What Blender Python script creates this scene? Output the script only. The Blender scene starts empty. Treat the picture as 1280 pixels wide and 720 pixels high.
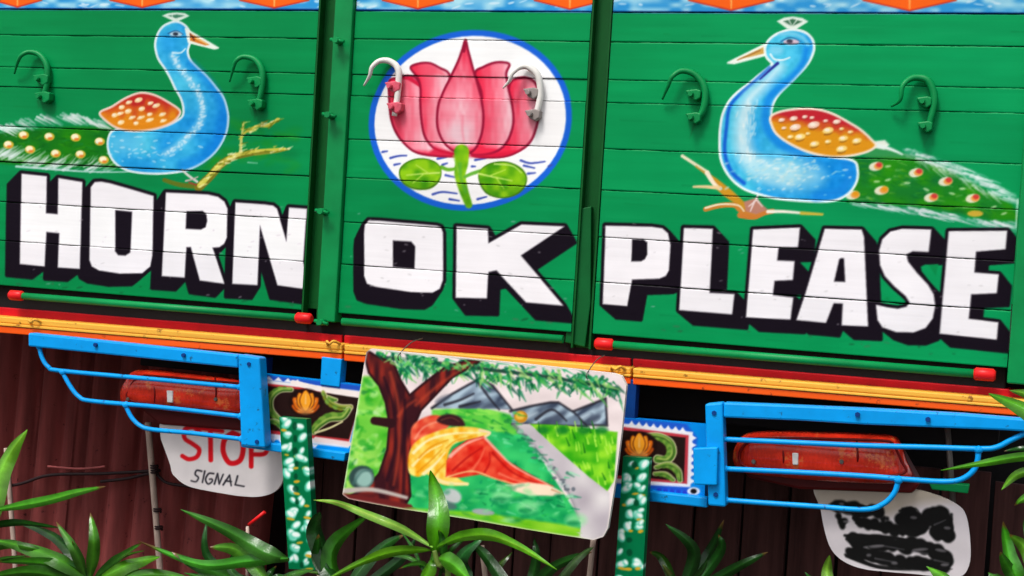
import bpy, bmesh, math, random
import numpy as np
from mathutils import Vector, Matrix
random.seed(4); rng = np.random.default_rng(7)
sc = bpy.context.scene; col = sc.collection

# ------------------------------------------------------------------ camera
F, CX, CY = 1800.0, 640.0, 360.0
YAW, PIT, ROL = (math.radians(v) for v in (19.5244, 1.79585, 3.52294))
D = 2.95                                            # metres from the tailgate plane
def _rot():
    c, s = math.cos, math.sin
    Y = np.array([[c(YAW), 0, s(YAW)], [0, 1, 0], [-s(YAW), 0, c(YAW)]])
    X = np.array([[1, 0, 0], [0, c(PIT), -s(PIT)], [0, s(PIT), c(PIT)]])
    Z = np.array([[c(ROL), -s(ROL), 0], [s(ROL), c(ROL), 0], [0, 0, 1]])
    return Z @ X @ Y
R = _rot()
M3 = np.array([[R[i, 0], R[i, 2], -R[i, 1]] for i in range(3)])   # rows: right, down, forward in Blender axes
_d = M3.T @ np.array([0, 0, 1.0]); _t = D / _d[1]
CAM = np.array([-_d[0] * _t, -D, 1.62])
cam_d = bpy.data.cameras.new('camera'); cam = bpy.data.objects.new('camera', cam_d); col.objects.link(cam)
cam_d.sensor_width = 36; cam_d.lens = F / 1280 * 36; cam_d.clip_end = 500; cam_d.clip_start = .05
m = Matrix.Identity(4)
for i in range(3):
    m[i][0] = M3[0][i]; m[i][1] = -M3[1][i]; m[i][2] = -M3[2][i]; m[i][3] = CAM[i]
cam.matrix_world = m; sc.camera = cam

# ------------------------------------------------------------------ light
EL, AZ = 58, 200            # overcast bright sky; sun behind the photographer, a little to the left
w = bpy.data.worlds.new('World'); sc.world = w; w.use_nodes = True
nt = w.node_tree; nt.nodes.clear()
sky = nt.nodes.new('ShaderNodeTexSky'); sky.sky_type = 'NISHITA'; sky.sun_disc = False
sky.sun_elevation = math.radians(EL); sky.sun_rotation = math.radians(AZ); sky.dust_density = 4; sky.air_density = 1.0
hs = nt.nodes.new('ShaderNodeHueSaturation'); hs.inputs['Saturation'].default_value = .25
bg = nt.nodes.new('ShaderNodeBackground'); bg.inputs['Strength'].default_value = .12
wo = nt.nodes.new('ShaderNodeOutputWorld')
nt.links.new(sky.outputs[0], hs.inputs['Color']); nt.links.new(hs.outputs[0], bg.inputs[0]); nt.links.new(bg.outputs[0], wo.inputs[0])
sl = bpy.data.lights.new('sun', 'SUN'); sl.energy = 1.5; sl.angle = math.radians(14); sl.color = (1, .97, .92)
so = bpy.data.objects.new('sun', sl); col.objects.link(so)
_a, _e = math.radians(AZ), math.radians(EL)
sd = Vector((math.sin(_a) * math.cos(_e), math.cos(_a) * math.cos(_e), math.sin(_e)))     # towards the sun
so.rotation_euler = sd.to_track_quat('Z', 'Y').to_euler()
sc.view_settings.view_transform = 'Standard'; sc.view_settings.look = 'None'
sc.view_settings.exposure = 0.70; sc.view_settings.gamma = 1.0; sc.view_settings.use_curve_mapping = False
K = 1.15                    # how bright a white surface on the tailgate comes out; paint colours are divided by it

# ------------------------------------------------------------------ geometry helpers
def W(px, py, c=0.0):                                # point of the plane y = c seen at photo pixel (px, py)
    d = M3.T @ np.array([(px - CX) / F, (py - CY) / F, 1.0])
    t = (c - CAM[1]) / d[1]
    return Vector(CAM + d * t)
def proj(x, y, z):
    p = [x - CAM[0], y - CAM[1], z - CAM[2]]
    q = [sum(M3[i][k] * p[k] for k in range(3)) for i in range(3)]
    return CX + F * q[0] / q[2], CY + F * q[1] / q[2]
def lin(c):
    c = np.asarray(c, float) / 255.0
    return np.where(c <= .04045, c / 12.92, ((c + .055) / 1.055) ** 2.4)
def base(c, k=None):
    return tuple(float(v) for v in np.minimum(lin(c) / (k or K), .84))
def obj(name, me, mat, parent=None, loc=None):
    if isinstance(me, bmesh.types.BMesh):
        b = me; me = bpy.data.meshes.new(name); b.normal_update(); b.to_mesh(me); b.free()
    if mat and not me.materials: me.materials.append(mat)
    o = bpy.data.objects.new(name, me); col.objects.link(o)
    if parent: o.parent = parent
    if loc is not None: o.location = loc
    return o
def empty(name, loc=(0, 0, 0)):
    o = bpy.data.objects.new(name, None); col.objects.link(o); o.location = loc; o.empty_display_size = .1
    return o
def tag(o, label=None, cat=None, group=None, kind=None):
    if label: o['label'] = label
    if cat: o['category'] = cat
    if group: o['group'] = group
    if kind: o['kind'] = kind
    return o
def smooth(me):
    me.polygons.foreach_set('use_smooth', [True] * len(me.polygons))
def box(bm, x0, x1, y0, y1, z0, z1, bev=.0):
    vs = [bm.verts.new((x, y, z)) for z in (z0, z1) for y in (y0, y1) for x in (x0, x1)]
    fs = [(0, 1, 5, 4), (1, 3, 7, 5), (3, 2, 6, 7), (2, 0, 4, 6), (4, 5, 7, 6), (2, 3, 1, 0)]
    nf = [bm.faces.new([vs[i] for i in f]) for f in fs]
    if bev:
        es = list({e for f in nf for e in f.edges})
        bmesh.ops.bevel(bm, geom=es, offset=bev, segments=2, affect='EDGES', profile=.5)
def boxo(name, dims, mat, parent=None, bev=.003):
    bm = bmesh.new(); box(bm, *dims, bev=bev); return obj(name, bm, mat, parent)
def prism(pts, c, t, bev=.002):                       # photo outline on plane y=c, real thickness t behind it
    bm = bmesh.new(); n = len(pts)
    a = [bm.verts.new(W(p[0], p[1], c)) for p in pts]
    b = [bm.verts.new(v.co + Vector((0, t, 0))) for v in a]
    bm.faces.new(a); bm.faces.new(b[::-1])
    for i in range(n): bm.faces.new((a[i], b[i], b[(i + 1) % n], a[(i + 1) % n]))
    bmesh.ops.recalc_face_normals(bm, faces=bm.faces)
    if bev: bmesh.ops.bevel(bm, geom=list(bm.edges), offset=bev, segments=2, affect='EDGES', profile=.5)
    return bm
def crom(P, n=8, closed=False):                       # Catmull-Rom through points (any dimension)
    P = [np.asarray(p, float) for p in P]; N = len(P); out = []
    segs = N if closed else N - 1
    for i in range(segs):
        g = (lambda k: P[k % N]) if closed else (lambda k: P[min(max(k, 0), N - 1)])
        p0, p1, p2, p3 = g(i - 1), g(i), g(i + 1), g(i + 2)
        for k in range(n):
            t = k / n
            out.append(.5 * (2 * p1 + (p2 - p0) * t + (2 * p0 - 5 * p1 + 4 * p2 - p3) * t * t + (3 * p1 - p0 - 3 * p2 + p3) * t ** 3))
    if not closed: out.append(P[-1])
    return out
def tube(bm, pts, rad, seg=10, sub=5):                # rounded, possibly tapered tube through world points
    N = len(pts); rs = list(rad) if hasattr(rad, '__len__') else [rad] * N
    Q = crom([list(p) + [r] for p, r in zip(pts, rs)], sub) if N > 2 else [np.array(list(p) + [r]) for p, r in zip(pts, rs)]
    P = [Vector(q[:3]) for q in Q]; rr = [q[3] for q in Q]; rings = []
    ref = Vector((0, 1, 0.01))
    for i, p in enumerate(P):
        t = (P[min(i + 1, len(P) - 1)] - P[max(i - 1, 0)]).normalized()
        u = t.cross(ref)
        if u.length < .05: u = t.cross(Vector((1, 0, 0)))
        u.normalize(); v = t.cross(u)
        rings.append([bm.verts.new(p + (u * math.cos(a) + v * math.sin(a)) * rr[i]) for a in [2 * math.pi * k / seg for k in range(seg)]])
    for a, b in zip(rings, rings[1:]):
        for k in range(seg):
            f = bm.faces.new((a[k], a[(k + 1) % seg], b[(k + 1) % seg], b[k])); f.smooth = True
    bm.faces.new(rings[0][::-1]); bm.faces.new(rings[-1])
def tubeo(name, pts, rad, mat, parent=None, seg=10, sub=5):
    bm = bmesh.new(); tube(bm, pts, rad, seg, sub); bmesh.ops.recalc_face_normals(bm, faces=bm.faces)
    return obj(name, bm, mat, parent)

# ------------------------------------------------------------------ materials
def mat_nodes(name):
    m = bpy.data.materials.new(name); m.use_nodes = True; t = m.node_tree
    return m, t, t.nodes['Principled BSDF'], t.nodes.new, t.links.new
def vary(t, src, scale=(9, 9, 9), lo=.8, hi=1.12, detail=6, rough=.6):
    """multiply a colour socket by a noise between lo and hi (object space)"""
    N, L = t.nodes.new, t.links.new
    tc = N('ShaderNodeTexCoord'); mp = N('ShaderNodeMapping'); mp.inputs['Scale'].default_value = scale
    nz = N('ShaderNodeTexNoise'); nz.inputs['Scale'].default_value = 1; nz.inputs['Detail'].default_value = detail; nz.inputs['Roughness'].default_value = rough
    mr = N('ShaderNodeMapRange'); mr.inputs[1].default_value = .3; mr.inputs[2].default_value = .7; mr.inputs[3].default_value = lo; mr.inputs[4].default_value = hi
    mx = N('ShaderNodeMix'); mx.data_type = 'RGBA'; mx.blend_type = 'MULTIPLY'; mx.inputs[0].default_value = 1
    L(tc.outputs['Object'], mp.inputs[0]); L(mp.outputs[0], nz.inputs['Vector']); L(nz.outputs['Fac'], mr.inputs[0])
    L(src, mx.inputs[6]); L(mr.outputs[0], mx.inputs[7])
    return mx.outputs[2], nz.outputs['Fac']
def bump(t, b, fac, dist=.001, st=.4):
    n = t.nodes.new('ShaderNodeBump'); n.inputs['Strength'].default_value = st; n.inputs['Distance'].default_value = dist
    t.links.new(fac, n.inputs['Height']); t.links.new(n.outputs[0], b.inputs['Normal'])
def speck(t, src, colr, scale=40, thr=.68, amount=.8):  # chips, rust and dirt with a shape of their own
    N, L = t.nodes.new, t.links.new
    tc = N('ShaderNodeTexCoord'); nz = N('ShaderNodeTexNoise'); nz.inputs['Scale'].default_value = scale; nz.inputs['Detail'].default_value = 8; nz.inputs['Roughness'].default_value = .7
    mr = N('ShaderNodeMapRange'); mr.inputs[1].default_value = thr; mr.inputs[2].default_value = thr + .05; mr.inputs[4].default_value = amount
    mx = N('ShaderNodeMix'); mx.data_type = 'RGBA'; mx.inputs[7].default_value = (*colr, 1)
    L(tc.outputs['Object'], nz.inputs['Vector']); L(nz.outputs['Fac'], mr.inputs[0]); L(mr.outputs[0], mx.inputs[0]); L(src, mx.inputs[6])
    return mx.outputs[2]
def solid(name, c, rough=.4, metal=0, lo=.82, hi=1.1, scale=(14, 14, 14), chip=None, chip_thr=.68, bd=.0008, spec=.18, k=None):
    m, t, b, N, L = mat_nodes(name)
    rgb = N('ShaderNodeRGB'); rgb.outputs[0].default_value = (*base(c, k), 1)
    s, f = vary(t, rgb.outputs[0], scale, lo, hi)
    if chip is not None: s = speck(t, s, base(chip), thr=chip_thr)
    L(s, b.inputs['Base Color']); b.inputs['Roughness'].default_value = rough; b.inputs['Metallic'].default_value = metal
    b.inputs['Specular IOR Level'].default_value = spec
    bump(t, b, f, bd); return m
def painted(name, rough=.42, grain=(3, 3, 90), lo=.955, hi=1.03, bd=.0005, spec=.07):
    m, t, b, N, L = mat_nodes(name)
    at = N('ShaderNodeAttribute'); at.attribute_name = 'paint'
    s, f = vary(t, at.outputs['Color'], grain, lo, hi)
    s, f2 = vary(t, s, (5, 5, 5), .93, 1.04, 3)
    s = speck(t, s, (.03, .035, .025), scale=46, thr=.70, amount=.55)
    L(s, b.inputs['Base Color']); b.inputs['Roughness'].default_value = rough; b.inputs['Specular IOR Level'].default_value = spec
    bump(t, b, f, bd, .5); return m
MP = painted('hand_painted_planks')
MB = painted('hand_painted_sheet_metal', .4, (20, 20, 20), .95, 1.04, .0004)
M_green = solid('green_enamel', (0, 138, 72), .42, chip=(60, 50, 34), chip_thr=.70)
M_green_shade = solid('shaded_green_enamel', (0, 84, 30), .5, chip=(20, 40, 20))  # the green darkened, shade of the post recesses put into the colour
M_red = solid('red_enamel', (232, 30, 32), .35)
M_dred = solid('dark_red_enamel', (196, 10, 26), .4, chip=(40, 10, 10), chip_thr=.66)
M_yellow = solid('yellow_enamel', (250, 182, 66), .4, scale=(2, 30, 60), lo=.75, chip=(120, 66, 26), chip_thr=.6)
M_orange = solid('orange_enamel', (255, 92, 18), .4, scale=(2, 30, 60), lo=.85, chip=(120, 50, 24), chip_thr=.61)
M_blue = solid('sky_blue_enamel', (0, 158, 240), .36, lo=.84, hi=1.08, chip=(30, 62, 88), chip_thr=.605)
M_navy = solid('dark_blue_enamel', (10, 60, 130), .4)
M_white = solid('white_enamel', (236, 232, 226), .4, chip=(150, 120, 90), chip_thr=.72)
M_pink = solid('pink_enamel', (222, 92, 112), .4, lo=.6, hi=1.2, scale=(60, 60, 60))
M_black = solid('black_chassis_paint', (22, 18, 20), .7)
M_rubber = solid('black_rubber', (34, 32, 33), .8, scale=(40, 40, 40))
M_steel = solid('dull_steel', (110, 105, 100), .5, metal=.6)
M_maroon = solid('maroon_sheet_paint', (168, 84, 82), .55, lo=.5, hi=1.25, scale=(22, 22, 2.2), chip=(52, 28, 30), chip_thr=.62, bd=.002)
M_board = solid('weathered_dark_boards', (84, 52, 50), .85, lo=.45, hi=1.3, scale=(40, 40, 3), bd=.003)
M_pole = solid('pale_bamboo', (196, 172, 158), .7, lo=.6, hi=1.15, scale=(60, 60, 12), chip=(90, 70, 60), chip_thr=.62)
M_wire = solid('dark_cable', (40, 24, 26), .6)
def lensmat():
    m, t, b, N, L = mat_nodes('red_lamp_plastic')
    tc = N('ShaderNodeTexCoord'); wv = N('ShaderNodeTexWave'); wv.wave_type = 'BANDS'; wv.bands_direction = 'X'
    wv.inputs['Scale'].default_value = 34; wv.inputs['Distortion'].default_value = .6
    rgb = N('ShaderNodeRGB'); rgb.outputs[0].default_value = (.60, .026, .010, 1)
    s, f = vary(t, rgb.outputs[0], (16, 16, 26), .55, 1.35, 5)
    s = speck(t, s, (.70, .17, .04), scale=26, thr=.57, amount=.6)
    L(s, b.inputs['Base Color']); b.inputs['Roughness'].default_value = .2; b.inputs['Specular IOR Level'].default_value = .25; b.inputs['Coat Weight'].default_value = .3; b.inputs['Coat Roughness'].default_value = .05
    L(tc.outputs['Object'], wv.inputs['Vector']); bump(t, b, wv.outputs['Fac'], .0016, .35); return m
M_lens = lensmat(); M_lensd = solid('dark_red_plastic', (120, 14, 12), .3)
def soilmat():
    m, t, b, N, L = mat_nodes('damp_soil')
    rgb = N('ShaderNodeRGB'); rgb.outputs[0].default_value = (.045, .033, .024, 1)
    s, f = vary(t, rgb.outputs[0], (6, 6, 6), .4, 1.5, 10, .7)
    L(s, b.inputs['Base Color']); b.inputs['Roughness'].default_value = .95; bump(t, b, f, .05, .8); return m
M_soil = soilmat()
def leafmat(name, tint):
    m, t, b, N, L = mat_nodes(name)
    at = N('ShaderNodeAttribute'); at.attribute_name = 'paint'
    mx = N('ShaderNodeMix'); mx.data_type = 'RGBA'; mx.blend_type = 'MULTIPLY'; mx.inputs[0].default_value = 1; mx.inputs[7].default_value = (*tint, 1)
    L(at.outputs['Color'], mx.inputs[6])
    s, f = vary(t, mx.outputs[2], (30, 30, 30), .75, 1.2, 4)
    L(s, b.inputs['Base Color']); b.inputs['Roughness'].default_value = .27; b.inputs['Specular IOR Level'].default_value = .4
    tr = N('ShaderNodeBsdfTranslucent'); L(s, tr.inputs['Color']); ms = N('ShaderNodeMixShader'); ms.inputs[0].default_value = .3
    out = t.nodes['Material Output']; L(b.outputs[0], ms.inputs[1]); L(tr.outputs[0], ms.inputs[2]); L(ms.outputs[0], out.inputs['Surface'])
    bump(t, b, f, .004, .5); return m
M_leaf = leafmat('glossy_leaf', (1, 1, 1)); M_leafd = leafmat('dark_leaf', (.45, .5, .5))
M_stem = solid('green_cane', (96, 120, 50), .5)

# ------------------------------------------------------------------ sign painter: colours per vertex, in the plane of the thing painted
def vnoise(X, Y, s, seed=0):
    g = np.random.default_rng(seed).random((64, 64)); x = X / s; y = Y / s
    i = np.floor(x).astype(int); j = np.floor(y).astype(int); u = x - i; v = y - j; u = u * u * (3 - 2 * u); v = v * v * (3 - 2 * v)
    G = lambda a, b: g[a % 64, b % 64]
    return (G(i, j) * (1 - u) + G(i + 1, j) * u) * (1 - v) + (G(i, j + 1) * (1 - u) + G(i + 1, j + 1) * u) * v
class Paint:
    def __init__(s, bb, c, step, colr):
        P = [W(x, y, c) for x in (bb[0], bb[2]) for y in (bb[1], bb[3])]
        s.c = c; s.step = step; s.x0 = min(p.x for p in P); s.x1 = max(p.x for p in P); s.z0 = min(p.z for p in P); s.z1 = max(p.z for p in P)
        s.nx = int((s.x1 - s.x0) / step) + 2; s.nz = int((s.z1 - s.z0) / step) + 2
        X, Z = np.meshgrid(s.x0 + step * np.arange(s.nx), s.z0 + step * np.arange(s.nz))
        s.U, s.V = proj(X, c, Z)
        s.A = np.empty((s.nz, s.nx, 3)); s.A[:] = colr
    def win(s, pts, pad):
        pts = np.asarray(pts); a = pts.min(0) - pad; b = pts.max(0) + pad
        P = [W(x, y, s.c) for x in (a[0], b[0]) for y in (a[1], b[1])]
        f = lambda v, o, n: int(min(max((v - o) / s.step, 0), n))
        i0 = f(min(p.x for p in P), s.x0, s.nx); i1 = f(max(p.x for p in P) + 2 * s.step, s.x0, s.nx)
        j0 = f(min(p.z for p in P), s.z0, s.nz); j1 = f(max(p.z for p in P) + 2 * s.step, s.z0, s.nz)
        return slice(j0, j1), slice(i0, i1)
    def put(s, w, m, c):
        if m.size == 0: return
        if callable(c): c = c(s.U[w], s.V[w])
        m = np.clip(m, 0, 1)[..., None]; s.A[w] = s.A[w] * (1 - m) + np.asarray(c, float) * m
    @staticmethod
    def sdf(U, V, P):
        d = np.full(U.shape, 1e9); ins = np.zeros(U.shape, bool); n = len(P)
        for i in range(n):
            ax, ay = P[i]; bx, by = P[(i + 1) % n]; ex, ey = bx - ax, by - ay; L2 = ex * ex + ey * ey + 1e-12
            t = np.clip(((U - ax) * ex + (V - ay) * ey) / L2, 0, 1)
            d = np.minimum(d, (U - ax - t * ex) ** 2 + (V - ay - t * ey) ** 2)
            if ay != by:
                c = ((ay > V) != (by > V)) & (U < ex * (V - ay) / (by - ay) + ax); ins ^= c
        d = np.sqrt(d); return np.where(ins, -d, d)
    def fill(s, pts, c, soft=1.2, grow=0, curve=False, a=1.0, holes=()):
        P = crom(pts, 6, True) if curve else pts
        w = s.win(P, soft + grow + 3)
        if s.U[w].size == 0: return
        d = s.sdf(s.U[w], s.V[w], P)
        for h in holes: d = np.maximum(d, -s.sdf(s.U[w], s.V[w], h))
        s.put(w, (.5 - (d - grow) / soft) * 1.0 * a if a == 1 else np.clip(.5 - (d - grow) / soft, 0, 1) * a, c)
    def ell(s, cx, cy, rx, ry, c, rot=0, **k):
        r = math.radians(rot)
        s.fill([(cx + rx * math.cos(t) * math.cos(r) - ry * math.sin(t) * math.sin(r), cy + rx * math.cos(t) * math.sin(r) + ry * math.sin(t) * math.cos(r)) for t in np.linspace(0, 2 * math.pi, 22)[:-1]], c, **k)
    def line(s, pts, c, w0, w1=None, soft=1.2, curve=True, a=1.0):
        w1 = w0 if w1 is None else w1
        P = crom(pts, 6) if curve and len(pts) > 2 else [np.asarray(p, float) for p in pts]
        w = s.win(P, max(w0, w1) + soft + 2)
        if s.U[w].size == 0: return
        U, V = s.U[w], s.V[w]; n = len(P) - 1; best = np.full(U.shape, 1e9)
        for i in range(n):
            ax, ay = P[i]; ex, ey = P[i + 1] - P[i]; t = np.clip(((U - ax) * ex + (V - ay) * ey) / (ex * ex + ey * ey + 1e-9), 0, 1)
            r = (w0 + (w1 - w0) * (i + t) / n) / 2
            best = np.minimum(best, np.hypot(U - ax - t * ex, V - ay - t * ey) - r)
        s.put(w, np.clip(.5 - best / soft, 0, 1) * a, c)
    def sample(s, X, Z):
        x = np.clip((X - s.x0) / s.step, 0, s.nx - 1.001); z = np.clip((Z - s.z0) / s.step, 0, s.nz - 1.001)
        i = x.astype(int); j = z.astype(int); u = (x - i)[:, None]; v = (z - j)[:, None]; A = s.A
        return (A[j, i] * (1 - u) + A[j, i + 1] * u) * (1 - v) + (A[j + 1, i] * (1 - u) + A[j + 1, i + 1] * u) * v
def colour_mesh(me, rgb255, k=None):
    a = me.color_attributes.new('paint', 'FLOAT_COLOR', 'POINT'); n = len(me.vertices)
    L = np.ones((n, 4), np.float32); L[:, :3] = np.minimum(lin(np.clip(rgb255, 0, 255)) / (k or K), .84)
    a.data.foreach_set('color', L.ravel())
def grid_mesh(name, V, ny, nx, extra=None):
    """V: (ny*nx,3) front vertices, rows bottom to top; adds a skirt and a back"""
    F_ = []
    idx = np.arange(ny * nx).reshape(ny, nx)
    q = np.stack([idx[:-1, :-1], idx[:-1, 1:], idx[1:, 1:], idx[1:, :-1]], -1).reshape(-1, 4)
    ring = np.concatenate([idx[0, :], idx[1:, -1], idx[-1, -2::-1], idx[-2:0:-1, 0]])
    nb = len(ring); th = extra or .02; B = V[ring].copy(); B[:, 1] += th
    bi = ny * nx + np.arange(nb); r2 = np.roll(ring, -1); b2 = np.roll(bi, -1)
    side = np.stack([ring, bi, b2, r2], -1)
    me = bpy.data.meshes.new(name)
    me.from_pydata(np.concatenate([V, B]).tolist(), [], q.tolist() + side.tolist() + [bi[::-1].tolist()])
    return me
def painted_sheet(name, outline, c, thick, paint, mat, parent=None, step=.0022, bulge=0, k=None):
    """a (convex) outline seen in the photo, as a real sheet of metal or rubber with the painting on its face"""
    P = np.array([[p.x, p.z] for p in (W(*q, c) for q in outline)])
    z0, z1 = P[:, 1].min(), P[:, 1].max(); nz = max(4, int((z1 - z0) / step)); wmax = P[:, 0].max() - P[:, 0].min(); nx = max(4, int(wmax / step))
    rows = []
    for z in np.linspace(z0 + 1e-5, z1 - 1e-5, nz):
        xs = []
        for a, b in zip(P, np.roll(P, -1, 0)):
            if (a[1] > z) != (b[1] > z): xs.append(a[0] + (z - a[1]) / (b[1] - a[1]) * (b[0] - a[0]))
        rows.append(np.stack([np.linspace(min(xs), max(xs), nx), np.full(nx, c), np.full(nx, z)], -1))
    V = np.array(rows)
    if bulge:
        u = np.linspace(-1, 1, nx)[None]; v = np.linspace(-1, 1, nz)[:, None]
        V[..., 1] -= bulge * (np.clip(1 - np.abs(u) ** 7, 0, 1) * np.clip(1 - np.abs(v) ** 2.6, 0, 1)) ** .5
    V = V.reshape(-1, 3); me = grid_mesh(name, V, nz, nx, thick)
    if paint is not None:
        X = np.empty(len(me.vertices) * 3); me.vertices.foreach_get('co', X); X = X.reshape(-1, 3)
        colour_mesh(me, paint.sample(X[:, 0], X[:, 2]), k)
    if bulge: smooth(me)
    return obj(name, me, mat, parent)

# ================================================================== the tailgate painting
GR = (0, 140, 74)
T = Paint((-70, -40, 1330, 470), 0, .0019, GR)
n1 = vnoise(T.U, T.V * 6, 60, 3); n2 = vnoise(T.U, T.V, 130, 5)
T.A += ((n1 - .5) * 9 + (n2 - .5) * 10)[..., None] * np.array([.4, 1, .7])
T.A += (np.clip((T.U - 300) / 900, 0, 1) * 1.0)[..., None] * np.array([0, 12, 12])       # natural light variation put into the green, brighter to the right
for i in range(420):
    x, y = random.uniform(-40, 1290), random.uniform(18, 440); l = random.uniform(8, 60)
    T.line([(x, y), (x + l, y + l * y * .00024 + random.uniform(-1, 1))], random.choice([(0, 118, 62), (0, 156, 86), (8, 128, 60), (20, 160, 96)]), random.uniform(.8, 2.6), .5, soft=2, a=random.uniform(.15, .4))
for x, y in ((52, 126), (319, 136), (867, 152), (1158, 164), (60, 80), (880, 100), (1166, 106)):
    for k in range(3): T.line([(x + random.uniform(-6, 5), y), (x + random.uniform(-6, 4), y + random.uniform(8, 26))], (30, 84, 44), random.uniform(1.5, 3), .5, soft=2.5, a=.35)
for i in range(70):
    x = random.uniform(-30, 1270); y = 352 + x * .078 + random.uniform(-16, 2); T.ell(x, y, random.uniform(1, 5), random.uniform(.6, 1.6), random.choice([(60, 92, 60), (20, 70, 40), (96, 110, 80)]), random.uniform(-20, 20), soft=1.6, a=.45)
WH, BK = (250, 246, 250), (20, 12, 24)

def mixc(a, b, t):
    t = np.clip(t, 0, 1)[..., None]; return np.asarray(a, float) * (1 - t) + np.asarray(b, float) * t
def dab(x, y, rx, ry, c, rot=0, a=.9): T.ell(x, y, rx, ry, c, rot, soft=1.6, a=a)

# ---- blue border with orange lozenges along the top
T.fill([(-70, -40), (1330, -40), (1330, 17.5), (640, 14.5), (-70, 12)], lambda u, v: mixc((46, 150, 216), (176, 226, 240), vnoise(u, v * 2, 13, 2) * 1.4 - .25 + (3 - v) * .03), soft=1)
for i in range(150):
    x = random.uniform(-20, 1290); y = random.uniform(-14, 9); dab(x, y, random.uniform(2, 7), random.uniform(.7, 1.6), (225, 242, 250), random.uniform(-25, 15), .7)
T.line([(-70, 11), (400, 12), (760, 15), (1330, 17)], (6, 62, 140), 2.6, curve=False)
for x, hw, y in [(22, 30, 8.5), (178, 40, 9), (343, 43, 9.5), (522, 44, 10.5), (712, 44, 11), (914, 53, 12.5), (1137, 58, 13), (-130, 45, 9), (1340, 50, 13)]:
    q = [(x - hw, 0), (x, y), (x + hw, 0), (x + hw * .55, -16), (x - hw * .55, -16)]
    T.fill(q, (205, 50, 25), grow=1.2); T.fill(q, (252, 100, 22), grow=-.6); T.line([(x, y - 2), (x, -14)], (255, 175, 90), 1.5, 3)

# ---- left peacock
def feathers(P, n, dx, dy, c, wd=2.2, jit=2.5, a=.8):
    Q = crom(P, 40)
    for lay in range(3):
        cc = np.array(c, float) * (.86, .95, 1)[lay]
        for i in range(int(n * (.9, .7, .45)[lay])):
            p = Q[int(random.random() * (len(Q) - 1))]; k = random.uniform(.6, 1.7)
            x, y = p[0] + random.uniform(-jit, jit) * 1.4, p[1] + random.uniform(-jit, jit) * 1.1
            bend = random.uniform(-1.5, 1.5)
            T.line([(x, y), (x + dx * k * .55, y + dy * k * .5 + bend), (x + dx * k, y + dy * k)], cc, wd * random.uniform(.7, 1.35), .4, soft=1.7, a=a * (.4, .6, .85)[lay])
T.fill([(142, 158), (100, 159), (60, 160), (20, 163), (-40, 172), (-40, 200), (20, 205), (60, 208), (100, 210), (145, 210)],
       lambda u, v: mixc((8, 108, 28), (30, 132, 10), vnoise(u, v, 14, 8)), soft=6)
for _ in range(150):
    x = random.uniform(-20, 138); y = random.uniform(164, 206); T.line([(x, y), (x - random.uniform(4, 11), y + random.uniform(-3, 3))], random.choice([(0, 84, 20), (60, 150, 10), (20, 130, 50), (10, 100, 10)]), random.uniform(1.5, 3), .6, soft=2, a=.5)
feathers([(0, 162), (13, 156), (40, 149), (65, 145), (90, 145), (110, 151), (127, 153)], 56, 13, 7, (226, 240, 234), 2.6, 3.6)
T.line([(0, 161), (14, 160), (32, 161)], (215, 238, 230), 3, 1.5)
feathers([(-6, 192), (12, 198), (30, 204), (55, 208), (90, 211), (132, 213)], 56, 13, -8, (226, 240, 238), 2.4, 3.4)
T.line([(20, 208), (60, 211), (100, 214), (140, 215), (176, 214)], (215, 235, 235), 3, 1.2, a=.8)
feathers([(40, 207), (75, 207), (120, 205)], 9, 7, -9, (215, 235, 220), 1.8, 3, .7)
SP = [(30, 169), (62, 171), (95, 172), (125, 177), (11, 181), (38, 187), (70, 192), (101, 193), (130, 200)]
for x, y in SP:
    dab(x, y, 6.5, 5, (232, 190, 60)); dab(x - 1, y - 1, 4.5, 3.6, (255, 246, 205), 0, 1); dab(x + 1, y + 2, 3, 1.6, (232, 120, 40))
# branch under the left bird
for _ in range(46):
    x, y = random.uniform(255, 372), random.uniform(150, 212)
    T.ell(x, y, random.uniform(5, 14), random.uniform(2, 6), random.choice([(24, 138, 16), (60, 150, 10), (0, 120, 60)]), random.uniform(-40, 20), soft=8, a=.25)
T.line([(205, 225), (225, 231), (252, 233)], (120, 110, 20), 5, 7, a=.8)
T.line([(248, 234), (262, 221), (275, 207), (290, 197), (306, 193), (322, 190)], (120, 116, 30), 11, 7); T.line([(320, 191), (345, 189), (362, 186)], (140, 140, 40), 7, 2)
T.line([(249, 232), (262, 219), (276, 205), (291, 195.5), (306, 192), (322, 188.5), (356, 186)], (206, 202, 72), 6, 3); T.line([(258, 222), (278, 203), (300, 193)], (236, 226, 130), 2, 1)
T.line([(301, 190), (302, 172), (304, 155)], (190, 200, 110), 4, 2.2); T.line([(304, 167), (320, 158), (335, 157), (347, 149)], (186, 184, 62), 3, 4); T.line([(330, 157), (349, 148)], (220, 215, 120), 2, 1)
T.line([(310, 203), (322, 204)], (150, 205, 170), 1.5, 1)
for PP, n in (([(249, 232), (262, 219), (276, 205), (291, 195.5), (306, 192), (322, 188.5), (360, 186)], 60), ([(304, 167), (320, 158), (335, 157), (349, 148)], 26), ([(301, 190), (302, 172), (304, 155)], 16)):
    Q = crom(PP, 20)
    for i in range(n):
        q = Q[int(random.random() * (len(Q) - 1))]; x, y = q[0] + random.gauss(0, 1.5), q[1] + random.gauss(0, 2.2)
        T.line([(x, y), (x + random.uniform(2, 9), y - random.uniform(0, 4))], random.choice([(232, 224, 120), (130, 120, 30), (200, 190, 70), (96, 110, 20), (240, 236, 180)]), random.uniform(1.2, 3), .6, soft=1.5, a=.75)
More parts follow.
